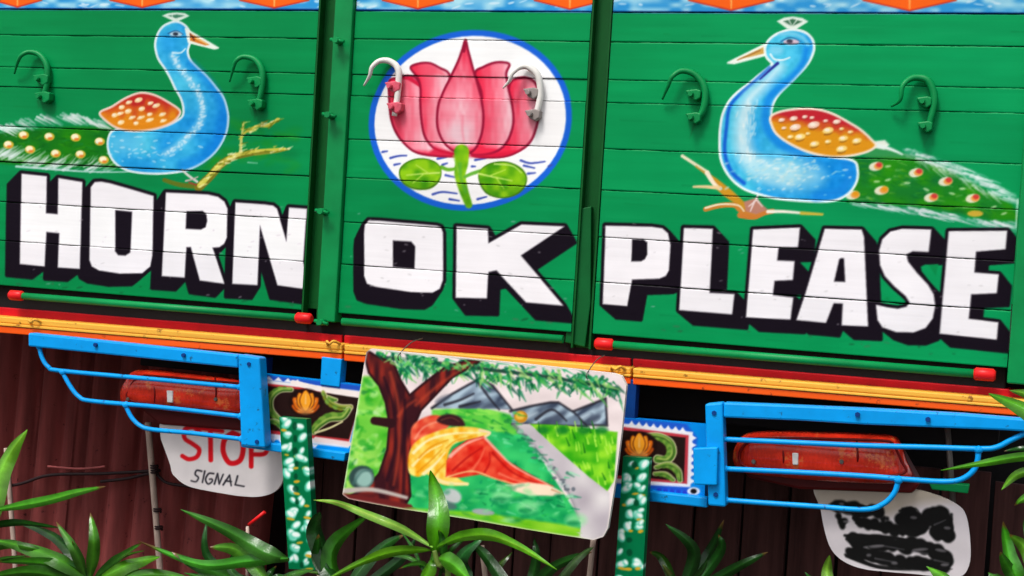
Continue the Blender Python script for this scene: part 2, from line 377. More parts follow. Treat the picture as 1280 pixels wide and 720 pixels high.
LB = [(219.5, 28), (207, 32), (199.5, 40), (196, 50), (195.5, 60), (199, 73), (207, 85), (214, 97), (221, 112), (227, 123), (230, 135), (229, 145), (221, 152), (205, 159), (180, 164), (150, 163), (140, 166), (136, 178), (138, 192),
      (145, 203), (157, 211), (175, 215), (200, 216), (225, 213.5), (238, 210), (252, 203), (267, 191), (277, 177), (282, 164), (284, 150), (283, 138), (278, 122), (268, 108), (257, 95), (246, 85), (237, 75), (234, 64), (237, 52), (237, 42), (230, 32)]
def blue(hx, hy):
    def f(u, v):
        a = np.exp(-((vnoise(u, v, 9, 6) - .5) * 1.2) ** 2)
        return mixc((14, 140, 224), (74, 198, 232), vnoise(u, v, 26, 4) * .9 + (hx - u) / 150 + (hy - v) / 600) + (vnoise(u, v, 5, 9) - .5)[..., None] * 22
    return f
T.fill(LB, (226, 240, 244), grow=2.4, curve=True); T.fill(LB, blue(225, 140), grow=-.4, curve=True, soft=2)
T.line([(240, 80), (262, 103), (275, 125), (279, 150), (272, 176), (255, 196), (230, 207)], (0, 118, 220), 9, 14, soft=9, a=.45)
for P in ([(216, 70), (224, 84), (238, 101), (248, 117), (253, 134), (250, 152), (241, 165), (226, 180), (208, 192)],):
    T.line(P, (150, 216, 244), 8, 9, soft=6, a=.65)
    Q = crom(P, 9)
    for q in Q[::1]:
        for _ in range(2): dab(q[0] + random.gauss(0, 2.4), q[1] + random.gauss(0, 2), random.uniform(1, 2.6), random.uniform(.8, 1.5), (216, 240, 250), random.uniform(-40, 10), .5)
T.ell(160, 180, 22, 13, (100, 200, 236), soft=14, a=.7)
for _ in range(36): dab(random.gauss(178, 22), random.gauss(190, 10), random.uniform(1.2, 4), random.uniform(.8, 1.5), (190, 230, 246), random.uniform(-30, 30), .6)
T.line([(216, 66), (226, 66), (232, 61)], (200, 236, 248), 2.6, 1.6)
T.fill([(202.5, 19.5), (210, 16.5), (221, 15.5), (231, 16.5), (237, 20), (222, 27), (218, 27)], (222, 238, 226), soft=1.4); T.fill([(210, 19.5), (221, 18), (231, 19.5), (220, 23)], (64, 130, 100), soft=1.4)
T.line([(215, 19), (217, 25)], (222, 238, 226), 1, 1)
T.fill([(232, 36), (273, 60), (268, 61), (236, 53)], (236, 244, 232), soft=1.4, grow=1); T.fill([(237, 41), (262, 56), (257, 57), (238, 51)], (214, 124, 40), soft=1.6); T.line([(246, 48), (259, 55)], (240, 196, 120), 2, 1); T.line([(238, 43), (243, 50)], (110, 50, 30), 2, 2)
T.ell(220, 42.5, 8, 3.4, (180, 214, 230), soft=1.5); T.ell(219.5, 42.5, 3.4, 2.2, (40, 50, 70), soft=1.4); T.line([(210, 42), (220, 38.5), (229, 43)], (30, 80, 130), 1.2, 1)
LW = [(125, 141), (140, 133.5), (155, 124), (170, 117.5), (181, 116.5), (195, 120), (210, 128), (224, 138), (222, 146), (214, 153), (200, 159), (180, 163), (160, 163), (145, 159), (133, 151)]
T.fill(LW, (244, 214, 200), grow=1.8, curve=True); T.fill(LW, lambda u, v: mixc((196, 40, 36), (232, 140, 22), (v - 124) / 26 + (vnoise(u, v, 8, 3) - .5) * .7), grow=-1, curve=True, soft=2)
for x, y in [(143, 144), (152, 134), (161, 128), (173, 125), (188, 129), (195, 132), (160, 139), (177, 136), (165, 147), (187, 143), (203, 143), (151, 153), (170, 154), (187, 150), (204, 151), (176, 147), (150, 142)]:
    dab(x, y, random.uniform(3, 5.5), random.uniform(1.8, 3), (255, 226, 168), -20, .95); dab(x - 1, y - .6, 2, 1.2, (255, 246, 226))
T.line([(228, 213), (236, 220), (246, 227)], (214, 214, 206), 3, 3); T.line([(232, 226), (240, 224), (247, 221)], (200, 180, 170), 2.4, 1.4); T.line([(236, 228), (245, 231)], (160, 60, 50), 2, 2)

# ---- right peacock
T.fill([(1064, 198), (1110, 194), (1150, 199), (1176, 208), (1202, 221), (1236, 240), (1266, 256), (1276, 276), (1240, 276), (1200, 268), (1150, 259), (1100, 255), (1060, 253)],
       lambda u, v: mixc((14, 116, 44), (38, 142, 12), vnoise(u, v, 15, 12) * 1.3 - .15), soft=6)
for _ in range(190):
    x = random.uniform(1066, 1262); y = random.uniform(200, 268)
    if y > 200 + max(0, x - 1150) * .5 and y < 252 + max(0, x - 1090) * .13: T.line([(x, y), (x + random.uniform(4, 12), y + random.uniform(-2, 5))], random.choice([(0, 96, 40), (80, 160, 10), (30, 140, 60), (10, 110, 20), (150, 200, 120)]), random.uniform(1.5, 3), .6, soft=2, a=.45)
T.fill([(1092, 178), (1110, 185), (1135, 193), (1160, 199), (1130, 198), (1080, 196)], (60, 150, 80), soft=3, a=.8)
T.fill([(1089, 177), (1106, 175), (1112, 181), (1105, 187), (1090, 184)], (232, 240, 226), soft=2.4)
T.line([(1090, 181), (1112, 186), (1128, 193)], (232, 244, 238), 6, 2, soft=2)
feathers([(1132, 190), (1150, 194), (1172, 204), (1200, 215), (1226, 228), (1246, 240), (1266, 252)], 56, 14, 4, (232, 244, 242), 2.6, 4.5)
feathers([(1150, 198), (1175, 209), (1205, 224), (1240, 245)], 30, 9, 8, (222, 240, 232), 2, 4, .7)
feathers([(1064, 253), (1100, 257), (1140, 262), (1180, 270), (1225, 277), (1262, 280)], 50, 16, 5, (232, 240, 242), 2.6, 3.4)
T.line([(1272, 250), (1270, 285)], (190, 232, 210), 3, 2, a=.8)
for i, (x, y) in enumerate([(1098, 207), (1148, 215), (1185, 226), (1105, 237), (1167, 246), (1219, 247), (1069, 243)]):
    dab(x - 3, y + 1, 9, 5.5, (246, 236, 214), -10); dab(x, y + 1, 5.5, 4, (232, 150, 60)); dab(x + 1, y - 1, 4, 3.2, (206, 50, 50) if i in (0, 1, 2, 4, 5) else (226, 150, 20))
dab(1219, 267, 10, 4, (226, 178, 60))
for x, y in [(1096, 227), (1110, 225), (1134, 229), (1190, 242), (1203, 236), (1255, 267), (1242, 259), (1158, 237), (1110, 208)]: dab(x, y, 4, 1.4, (190, 226, 170), random.uniform(-25, 25), .8)
T.line([(853, 195), (870, 206), (884, 215)], (234, 226, 190), 4, 4); T.line([(870, 208), (884, 218)], (190, 150, 60), 2, 3)
T.fill([(882, 214), (897, 224), (915, 238), (930, 252), (945, 256), (960, 266), (945, 274), (928, 272), (918, 254), (905, 245), (893, 234)], (204, 146, 34), soft=2)
T.line([(884, 216), (892, 229), (900, 236)], (248, 232, 206), 6, 4); T.line([(867, 233.5), (882, 233.5), (900, 235)], (238, 206, 150), 2.5, 5)
T.line([(882, 261.5), (900, 257), (918, 256.5), (926, 263), (938, 268)], (206, 132, 50), 6, 7); T.line([(882, 260), (900, 255.5), (922, 256.5), (930, 264)], (248, 234, 200), 2.5, 1.5)
T.line([(925, 269), (942, 271), (956, 266), (966, 264)], (208, 126, 50), 7, 6); T.line([(960, 264.5), (980, 264.5), (1004, 266.5)], (250, 244, 226), 4.5, 3); T.line([(1002, 266.5), (1028, 268)], (206, 186, 66), 4.5, 3)
T.fill([(930, 252), (946, 247), (953, 256), (960, 262), (945, 268), (932, 264)], (190, 130, 110), soft=2); 
for P in ([(948, 242), (944, 251), (936, 258)], [(946, 250), (953, 258)], [(943, 252), (938, 264)]): T.line(P, (236, 214, 210), 2.4, 1.4)
RB = [(990, 38), (977, 41), (967, 46), (960, 53), (957, 62), (959, 71), (966, 79), (964, 83), (950, 94), (937, 105), (925, 114), (913, 126), (905, 141), (901.5, 158), (900.5, 180), (902, 198), (908, 213), (918, 226), (932, 236), (950, 242), (970, 247), (1000, 250), (1030, 251), (1048, 248),
      (1062, 239), (1070, 226), (1071, 212), (1066, 202), (1040, 197), (1010, 190), (988, 180), (973, 168), (966, 156), (963, 142), (966, 128), (973, 117), (984, 106), (995, 95), (1006, 83), (1013, 72), (1016.5, 60), (1014, 49), (1005, 41)]
T.fill(RB, (236, 246, 246), grow=2.6, curve=True); T.fill(RB, blue(985, 190), grow=-.5, curve=True, soft=2)
T.line([(962, 84), (945, 100), (925, 118), (912, 134), (908, 160), (906, 190), (914, 214), (930, 229)], (16, 96, 210), 3.5, 5, soft=3)
T.line([(1008, 62), (1004, 78), (990, 96), (974, 110), (962, 122), (957, 142), (960, 162), (976, 180), (1000, 192)], (10, 130, 226), 7, 12, soft=6, a=.8)
T.line([(974, 84), (957, 103), (938, 122), (930, 142), (928, 165), (932, 192), (950, 210), (985, 220)], (214, 240, 244), 11, 26, soft=14, a=.85)
T.ell(985, 216, 46, 20, (160, 220, 236), 8, soft=22, a=.75); T.line([(1056, 205), (1062, 220), (1052, 238), (1020, 246)], (20, 134, 224), 8, 10, soft=8, a=.8)
for _ in range(170):
    x, y = random.gauss(985, 32), random.gauss(215, 13)
    if y > 196: dab(x, y, random.uniform(1, 4.5), random.uniform(.7, 1.6), random.choice([(226, 240, 240), (130, 206, 236), (196, 226, 226)]), random.uniform(-40, 10), .55)
for _ in range(60): dab(random.gauss(934, 6), random.uniform(125, 200), random.uniform(.6, 1.4), random.uniform(2, 5), (228, 242, 242), random.uniform(-8, 20), .45)
T.line([(975, 43), (990, 42), (1003, 47), (1010, 55)], (120, 206, 238), 4, 5, soft=3, a=.8); T.ell(970, 63, 9, 6, (130, 212, 240), soft=6, a=.8)
T.line([(963, 68), (968, 74), (978, 75), (987, 72)], (226, 244, 248), 2.6, 1.8); T.line([(972, 79), (962, 88), (950, 99)], (40, 50, 150), 4, 2)
T.ell(989, 52.5, 10, 3.6, (214, 190, 206), soft=1.5); T.ell(987, 51.5, 4, 2.6, (60, 60, 80), soft=1.4); T.line([(976, 52), (988, 46.5), (1001, 52)], (30, 90, 150), 1.6, 1)
T.fill([(971, 26.5), (980, 22), (991, 20.5), (1003, 22.5), (1010.5, 27), (996, 36), (984, 36)], (228, 240, 228), soft=1.3); T.fill([(979, 26.5), (991, 23.5), (1003, 27), (990, 33)], (60, 110, 80), soft=1.3)
for q in ((986, 25), (996, 25)): T.line([q, (990, 33)], (228, 240, 228), 1.3, 1)
T.fill([(955, 56), (910, 78.5), (918, 79), (956, 69)], (240, 246, 236), soft=1.4, grow=1.2); T.fill([(954, 59), (924, 73), (921, 75), (955, 67)], (206, 162, 78), soft=1.4); T.line([(950, 63), (922, 75)], (150, 90, 40), 1.2, 1)
RW = [(964, 146), (976, 140), (998, 136.5), (1020, 137), (1040, 142.5), (1060, 153), (1076, 163), (1088, 174), (1094, 182), (1084, 189), (1064, 194), (1040, 195.5), (1014, 190.5), (990, 180.5), (972, 168), (965, 156)]
T.fill(RW, (246, 230, 210), grow=2, curve=True); T.fill(RW, lambda u, v: mixc((198, 36, 48), (226, 150, 22), (v - 146 - (u - 1000) * .18) / 14 + (vnoise(u, v, 7, 5) - .5) * .5), grow=-1, curve=True, soft=2)
for x, y, r in [(977, 150, 4), (992, 148, 5), (1006, 146, 3.4), (1015, 147, 3), (1032, 151, 3), (1046, 152, 5), (994, 159, 7), (1017, 156, 7.5), (1035, 163, 7), (1000, 171, 7), (980, 160, 3), (1052, 161, 3), (1063, 165, 3.4), (1054, 173, 6), (1071, 176, 6), (1018, 180, 6), (1052, 186, 7), (1035, 177, 4), (988, 171, 4), (1010, 167, 3)]:
    dab(x, y + r * .55, r * .8, r * .3, (120, 70, 20), -15, .6); dab(x, y, r, r * .55, (255, 224, 130) if y > 160 else (252, 214, 196), -12, .95); dab(x - 1, y - .5, r * .5, r * .3, (255, 246, 226))

# ---- lotus in its ring
def ring(cx, cy, rx, ry, n=60): return [(cx + rx * math.cos(t) - .055 * ry * math.sin(t), cy + ry * math.sin(t)) for t in np.linspace(0, 2 * math.pi, n)[:-1]]
T.fill(ring(588, 150.5, 127, 113), (22, 98, 214), soft=2); T.fill(ring(588, 150.5, 119.5, 105.5), (252, 250, 250), soft=1.6)
for P in ([(488, 197.5), (498, 195), (508, 194.5)], [(493, 206), (500, 204.5)], [(547, 198.5), (558, 196.5)], [(594, 200), (607, 198)], [(651, 200.5), (663, 204), (681, 202)], [(655, 207), (668, 210)], [(660, 217), (669, 216)], [(557, 219), (568, 221.5)], [(541, 243), (553, 240), (571, 242)], [(562, 249), (574, 251)], [(597, 249), (608, 246)], [(553, 206), (559, 204)], [(590, 208), (594, 208)], [(478, 190), (484, 189)], [(686, 208), (690, 206)]):
    T.line(P, (58, 80, 176), 3, 2, soft=1.6)
CR = (150, 14, 52)
def petal(P, g, cl=(250, 176, 190), cd=(238, 44, 76), wdt=3.0):
    T.fill(P, CR, grow=wdt / 2, curve=True, soft=1.4); T.fill(P, g, grow=-wdt / 2, curve=True, soft=2)
def pg(x0, x1, flip=1, vb=188, bias=0):
    def f(u, v):
        t = (u - x0) / (x1 - x0); t = t if flip > 0 else 1 - t
        n = vnoise(u * 3, v * .7, 12, 11) - .5
        return mixc((240, 40, 74), (250, 196, 206), .08 + t * .95 + bias + n * .22 - np.clip((v - vb) / 9, 0, 1) * 1.2)
    return f
petal([(486, 102), (498, 97.5), (512, 95), (523, 103), (540, 150), (560, 185), (585, 194), (560, 195.5), (535, 194), (518, 189.5), (505, 179), (495, 165), (489, 148), (487, 128)], pg(540, 488, -1, 186))
T.fill([(500, 98), (513, 95), (524, 104), (524, 109), (510, 100)], (214, 26, 66), soft=1.6)
petal([(690, 0)] and [(638, 103), (648, 97.5), (660, 97.5), (669, 104), (673, 118), (673.5, 140), (671, 158), (664, 176), (652, 187), (634, 195), (612, 197), (590, 194), (612, 185), (628, 150), (634, 120)], pg(632, 674, 1, 187, -.12))
petal([(513.5, 84.5), (524, 79.5), (537, 79), (549, 84.5), (562, 94), (556, 120), (556, 160), (572, 190), (556, 190), (541, 184), (531, 170), (527, 150), (525.5, 128), (525, 108), (521, 96)], pg(560, 526, -1, 186, .05))
petal([(594, 92), (605, 83.5), (618, 78.5), (630, 78), (637, 81), (633, 92), (635, 110), (640, 130), (642, 150), (639, 166), (632, 180), (619, 190), (600, 194), (588, 190), (598, 165), (602, 120)], pg(600, 640, 1, 184, -.02))
T.fill([(515, 85), (525, 81), (537, 80.5), (549, 86), (560, 95), (545, 93), (525, 94)], (240, 70, 96), soft=4, a=.55)
T.fill([(544, 183), (572, 193), (600, 193.5), (632, 190), (650, 188), (630, 195), (600, 197), (560, 195), (535, 193)], (214, 20, 58), soft=5, a=.85)
petal([(582, 50), (578, 62), (573, 76), (564, 95), (555, 112), (548.5, 130), (546.5, 148), (548, 163), (555, 178), (566, 188), (578, 192.5), (588, 190.5), (596, 183), (602.5, 166), (604.5, 146), (602.5, 128), (598, 110), (592.5, 90), (588.5, 75), (585, 62)],
      lambda u, v: mixc((236, 52, 84), (250, 202, 212), np.clip((v - 62) / 75, 0, 1) * .75 + .12 - np.abs(u - 577) / 70 + (vnoise(u * 3, v, 12, 21) - .5) * .26 - np.clip((v - 181) / 9, 0, 1)))
T.ell(574, 166, 16, 14, (232, 208, 216), soft=14, a=.6); T.line([(579, 145), (578, 160), (580, 176)], (240, 90, 116), 3, 1, soft=4, a=.5)
T.line([(582, 52), (580, 64)], CR, 3, 4)
LG = lambda u, v: mixc((66, 150, 8), (142, 200, 20), vnoise(u, v, 9, 31) * 1.3 - .1)
T.line([(577, 190), (577, 204), (575, 218), (579, 236), (586, 256)], LG, 19, 9, soft=2); T.line([(575, 205), (576, 222), (582, 240)], (80, 170, 60), 5, 4, soft=3, a=.6); T.line([(567, 195), (573, 215)], (150, 205, 80), 3, 2, a=.5)
T.line([(569, 211), (560, 212), (552, 209)], (104, 176, 40), 4, 5); T.line([(581, 221), (590, 217), (600, 214)], (104, 176, 60), 4, 5)
T.fill([(552, 214), (547, 204), (535, 198.5), (520, 198), (507, 203), (499, 212), (500, 224), (508, 233), (522, 237.5), (538, 236), (549, 227)], (76, 130, 14), curve=True); T.fill([(552, 214), (547, 205), (535, 199.5), (520, 199), (508, 204), (500, 213), (501, 223), (509, 232), (522, 236), (537, 234.5), (548, 226)], LG, curve=True, grow=-.8)
T.line([(549, 216), (530, 217), (508, 219)], (206, 232, 120), 2, 1); T.line([(535, 216), (520, 206)], (186, 222, 90), 1.5, 1); T.line([(530, 217), (516, 229)], (186, 222, 90), 1.4, 1)
T.fill([(598, 217), (606, 207), (620, 202), (637, 202.5), (652, 210), (659, 222), (655, 236), (643, 245), (626, 248), (609, 243), (600, 231)], (70, 124, 14), curve=True); T.fill([(598, 217), (606, 208), (620, 203), (637, 203.5), (651, 211), (658, 222), (654, 235), (642, 244), (626, 247), (610, 242), (601, 230)], LG, curve=True, grow=-.8)
T.line([(598, 217), (616, 221), (640, 226)], (214, 236, 130), 2, 1); T.line([(612, 220), (632, 212)], (190, 226, 90), 1.6, 1); T.line([(620, 222), (630, 236)], (190, 226, 90), 1.4, 1); T.line([(618, 205), (640, 207), (652, 216)], (206, 232, 130), 2, 1.4, a=.8)

# ---- HORN OK PLEASE
LET = [
 ([(26.5, 217), (58, 220.3), (57.5, 266.5), (72, 267.7), (72.5, 222.5), (102.5, 227.5), (100, 336), (72.5, 334.4), (74, 291.5), (58, 290), (56, 333), (25, 330)], [], (-16, 14)),
 ([(113, 234), (118, 227.5), (126, 227), (137, 229), (165, 237), (191.5, 245), (190.6, 319), (188, 333), (178, 341.5), (150, 342), (124, 338), (115, 333), (112, 325)], [[(144, 262.5), (165, 264.7), (163, 315.6), (157, 319.5), (148, 319), (144, 314)]], (-14, 14)),
 ([(207, 240.6), (259, 243), (272, 246), (280, 252), (284, 261), (283.5, 297), (280, 305), (274, 309), (265.6, 309.6), (271, 325), (280.6, 354.7), (250, 350.5), (243, 325), (238.5, 309), (233, 309), (231, 347), (202.5, 345)], [[(233, 264), (253, 263.6), (258, 268), (259, 276), (257, 284), (251, 287), (232, 286)]], (-12, 15)),
 ([(294, 253), (331, 255.6), (341, 257), (346, 261), (358, 301.6), (361, 259.4), (383.5, 261), (379, 328), (387.5, 356), (386, 362), (347, 356.5), (325, 282), (322, 356.5), (290.6, 354.7)], [], (-8, 16)),
 ([(455, 292), (456, 281), (461, 275.5), (475, 276), (545.6, 282), (551, 284), (553.6, 291), (554, 350), (550, 361), (541, 365.8), (514, 365), (470, 358.5), (459, 354.5), (455.5, 345)], [[(491, 300.6), (514, 302), (519, 308), (518, 336), (491, 333.8)]], (-11, 19)),
 ([(570.6, 283), (609.7, 286), (610.6, 304), (652, 280.6), (705.6, 283), (651, 319.4), (704.4, 382), (658, 378), (620.6, 338), (610.6, 340), (609, 373), (570, 372)], [], (13, 20)),
 ([(757, 282), (815, 283.5), (828, 285.5), (835, 291.7), (838, 306.5), (836, 338), (832, 345), (824, 348.3), (790, 349.5), (784, 382.5), (753.5, 380)], [[(790, 299), (804, 299), (809, 303), (809, 318), (806, 324), (801, 326.7), (789, 326.7)]], (17, 17)),
 ([(855, 285), (891, 286), (887, 366), (918, 367.7), (915, 393), (849, 387.5)], [], (18, 17)),
 ([(941.5, 287), (1000, 284.5), (997.5, 309), (973, 309.5), (971.5, 325.5), (993, 326.5), (991, 350), (968, 351), (966, 369), (991.5, 372), (988, 399.5), (932.5, 396.5)], [], (17, 16)),
 ([(1031, 286), (1077, 287), (1080, 296), (1085, 408), (1052, 406.5), (1053.5, 379.5), (1042, 379), (1032.5, 403.5), (995.5, 400), (1007, 366)], [[(1051.5, 322.5), (1055, 323), (1056.5, 352.5), (1042.5, 352), (1049, 324)]], (16, 16)),
 ([(1164, 287), (1161, 315), (1141, 314), (1133, 318), (1135, 327), (1146, 341), (1160, 356), (1167, 368), (1169, 382), (1166, 398), (1157, 410), (1142, 415.5), (1120, 415), (1103, 409), (1097, 400), (1095, 381), (1108, 384), (1122, 386), (1133, 383.5), (1137, 378), (1132, 370), (1118, 358), (1106, 345), (1100, 331), (1099, 313), (1103, 299), (1113, 289.5), (1128, 286)], [], (15, 14)),
 ([(1186, 289), (1259, 288.5), (1257, 311.5), (1220, 314.5), (1218, 340.5), (1248.5, 343), (1246, 366.5), (1214, 368), (1211, 398.5), (1248, 403), (1246, 424.5), (1174.5, 417)], [], (14, 15))]
for P, H, (ox, oy) in LET:
    n = 9
    for i in range(n + 1):
        k = i / n; sh = [(x + ox * k, y + oy * k) for x, y in P]; hh = [[(x + ox * k, y + oy * k) for x, y in h] for h in H]
        T.fill(sh, BK, grow=4.2 - k * 1.6, soft=1.6)
for P, H, _ in LET: T.fill(P, WH, soft=1.8, holes=H)
for i in range(130):                                          # worn spots in the lettering
    x, y = random.uniform(10, 1250), 0; y = 250 + x * .05 + random.uniform(-10, 110); T.ell(x, y, random.uniform(.5, 3), random.uniform(.4, 1), (190, 186, 188), random.uniform(-20, 20), soft=1.5, a=.5)
for q in ([(1110, 371), (1104, 374), (1113, 376)], [(1160, 331), (1173, 330), (1170, 345)]): T.fill(q, GR, soft=1.5)

# ================================================================== truck
truck = empty('cargo_truck', W(640, 440, 0))
truck.location = (0, 0, 0)
tag(truck, 'green cargo truck tail hand painted with peacocks, a lotus and HORN OK PLEASE', 'truck')
LN = [((0, 11.6), (1280, 17)), ((0, 43.1), (1281, 59)), ((0, 82), (1281, 112.8)), ((0, 108.7), (1281, 140.8)), ((0, 158), (1281, 204.6)), ((0, 201), (1281, 263.6)), ((0, 254.7), (1268, 323)), ((0, 301.6), (1253, 386)), ((0, 357), (1251, 459))]
ZL = [(W(*a).z + W(*b).z) / 2 for a, b in LN]
XA, XB = W(-62, 225).x, W(386, 225).x                 # left panel
XC0, XC = W(409, 225).x, W(432, 225).x; XD = W(726, 225).x   # hinge strip, centre panel
XE, XG = W(753, 225).x, W(1268, 330).x                # right panel
XH = W(1330, 330).x
ZT = ZL[0] + .30
step = .0019
def plank(x0, x1, z0, z1, parent, name='plank'):
    gap = random.uniform(.0006, .0014); z0 += gap; z1 -= gap
    dy = random.uniform(-.0012, .0012); sag = random.uniform(-.001, .001)
    nx = int((x1 - x0) / step) + 1; nz = max(3, int((z1 - z0) / step) + 1)
    xs = np.linspace(x0, x1, nx); zs = np.linspace(z0, z1, nz)
    X, Z = np.meshgrid(xs, zs)
    wv = (vnoise(xs * 1000, xs * 0, 55, random.randrange(999)) - .5) * .0016 + (vnoise(xs * 1000, xs * 0, 6, random.randrange(999)) - .5) * .0007
    Z = Z + wv[None] * ((zs - zs[0]) / (zs[-1] - zs[0]))[:, None]
    e = np.minimum(Z - z0, z1 - Z); Y = dy + sag * np.sin((X - x0) * 3) + np.where(e < .0012, (.0012 - e) * .5, 0)
    V = np.stack([X, Y, Z], -1).reshape(-1, 3); me = grid_mesh(name, V, nz, nx, .022)
    n = len(me.vertices); co = np.empty(n * 3); me.vertices.foreach_get('co', co); co = co.reshape(-1, 3)
    t = random.uniform(.965, 1.03)
    colour_mesh(me, T.sample(co[:, 0], co[:, 2]) * t)
    return obj(name, me, MP, parent)
def panel(x0, x1):
    p = boxo('tailgate_panel', (x0 + .002, x1 - .002, .024, .05, ZL[8] + .004, ZT), M_green_shade, truck, 0)
    for a, b in zip(ZL, ZL[1:]): plank(x0, x1, b, a, p)
    plank(x0, x1, ZL[0], ZT, p, 'border_board')
    return p
pl, pc, pr = panel(XA, XB), panel(XC + .0015, XD), panel(XE, XG)
# posts between the panels
ZB = W(640, 428).z
for x0, x1, dep, mt in ((XB + .002, XC0 - .002, .002, M_green_shade), (XD + .002, XE - .002, .0, M_green_shade)):
    bm = bmesh.new()                                    # open channel: web at the back, two flanges
    box(bm, x0, x1, dep + .02, dep + .03, ZB, ZT); box(bm, x0, x0 + .004, -.003, dep + .019, ZB, ZT); box(bm, x1 - .004, x1, -.003, dep + .019, ZB, ZT)
    obj('channel_post', bm, mt, truck)
fl = boxo('hinge_strip', (XC0, XC - .001, -.012, .05, W(410, 402).z, ZT), M_green, truck)
boxo('corner_post', (XG + .002, XH, -.03, .06, W(1262, 478).z, ZT), M_green, truck)
bm = prism([(716, 262), (739, 258), (738, 380), (731, 434), (706, 428), (712, 380)], .004, .02); obj('post_gusset', bm, solid('mid_green_enamel', (0, 92, 40), .5), truck)
for x, y in ((425, 52), (415, 145), (406, 265), (405, 403)):
    p = W(x, y, -.02); bm = bmesh.new(); tube(bm, [p + Vector((-.004, .008, 0)), p + Vector((-.002, -.022, .001))], [.0075, .007], 8); tube(bm, [p + Vector((-.018, -.012, .003)), p + Vector((.016, -.012, -.002))], .0042, 6)
    obj('bolt', bm, M_green, fl)

# chain hooks
def hook(P, brs, parent, m1, m2, c=-.012):
    q = [W(x, y, c - .016 * math.sin(math.pi * min(i / 3.4, 1))) for i, (x, y) in enumerate(P)]
    o = tubeo('chain_hook', q, [.0022, .004, .005, .006, .007, .0075, .0072, .0062][:len(q)], m1, parent, 10, 5)
    for x, y in brs:
        bm = prism([(x - 11, y - 5), (x + 3, y - 7), (x + 9, y - 5), (x + 8, y + 4), (x + 2, y + 8), (x - 4, y + 5)], -.02, .02, .0025)
        p = W(x - 3, y, -.021); tube(bm, [p, p + Vector((0, -.012, 0))], [.006, .005], 6)
        obj('hook_saddle', bm, m2, o)
    return o
HK = [([(18, 92), (22, 78), (27, 69), (37, 65), (50, 69), (59, 84), (58, 108), (53, 124)], [(51, 99), (53, 121)], pl),
      ([(287, 102), (292, 84), (296, 75), (305, 71), (319, 75), (328, 90), (326, 118), (320, 134)], [(318, 102), (319, 130)], pl),
      ([(828, 124), (835, 108), (840, 96), (853, 88.5), (870, 94), (881, 111), (879, 137), (868, 152)], [(867, 118), (867, 147)], pr),
      ([(1114, 133), (1125, 125), (1128, 108), (1137, 99), (1148, 97), (1161, 102), (1168, 126), (1160, 160)], [(1156, 127), (1157, 158)], pr)]
for P, B, pp in HK: hook(P, B, pp, M_green, M_green)
hook([(455, 107), (462, 95), (465, 84), (475, 76), (488, 77), (498, 88), (497, 118), (493, 145)], [(491, 108), (493, 134)], pc, M_white, M_pink)
hook([(629, 110), (637, 101), (640, 92), (650, 84), (661, 84), (673, 96), (675, 122), (668, 150)], [(664, 116), (666, 143)], pc, M_white, solid('grey_white_enamel', (150, 140, 136), .5))

# hinge rods under each panel, red end caps
def rod(a, b, caps):
    A, B = W(*a, -.016), W(*b, -.016); o = tubeo('hinge_rod', [A, B], .0085, M_green, truck, 12)
    d = (B - A).normalized()
    for p, s in ((A, -1), (B, 1)):
        if caps: tubeo('end_cap', [p, p + d * s * .004, p + d * s * .036, p + d * s * .041], [.0085, .0125, .0125, .008], M_red, o, 12, 1)
rod((29, 370), (370, 397), True); rod((428, 402), (704, 424), False); rod((767, 431), (1217, 467), True)
boxo('sill_angle', (XA, XG, .022, .05, W(640, 446).z, W(640, 405).z), M_black, truck)

# cross beam: dark red web, yellow and orange flanges, three lengths
def beam(x0, x1):
    f = lambda x, a, s=.0815: a + x * s
    b = obj('cross_beam', prism([(x0, f(x0, 384)), (x1, f(x1, 384)), (x1, f(x1, 398)), (x0, f(x0, 398))], .012, .05), M_dred, truck)
    obj('yellow_flange', prism([(x0, f(x0, 395.5)), (x1, f(x1, 395.5)), (x1, f(x1, 403.3)), (x0, f(x0, 403.3))], -.03, .06, .003), M_yellow, b)
    obj('yellow_lip', prism([(x0, f(x0, 403.6)), (x1, f(x1, 403.6)), (x1, f(x1, 407)), (x0, f(x0, 407))], -.033, .06, .0015), M_yellow, b)
    obj('orange_flange', prism([(x0, f(x0, 407.6)), (x1, f(x1, 407.6)), (x1, f(x1, 416)), (x0, f(x0, 416))], -.03, .06, .002), M_orange, b)
    return b
for a, b in ((-62, 427), (430, 788), (791, 1325)): bmo = beam(a, b)
for x, y in ((42, 403), (415, 430), (772, 462)):
    p = W(x, y, -.04)
    tubeo('rope_eye', [p + Vector((-.016, .012, -.004)), p + Vector((-.011, -.004, .005)), p + Vector((-.003, -.006, .001)), p + Vector((.006, -.004, .007)), p + Vector((.014, .012, .001))], .0032, M_yellow, truck, 8, 5)
    
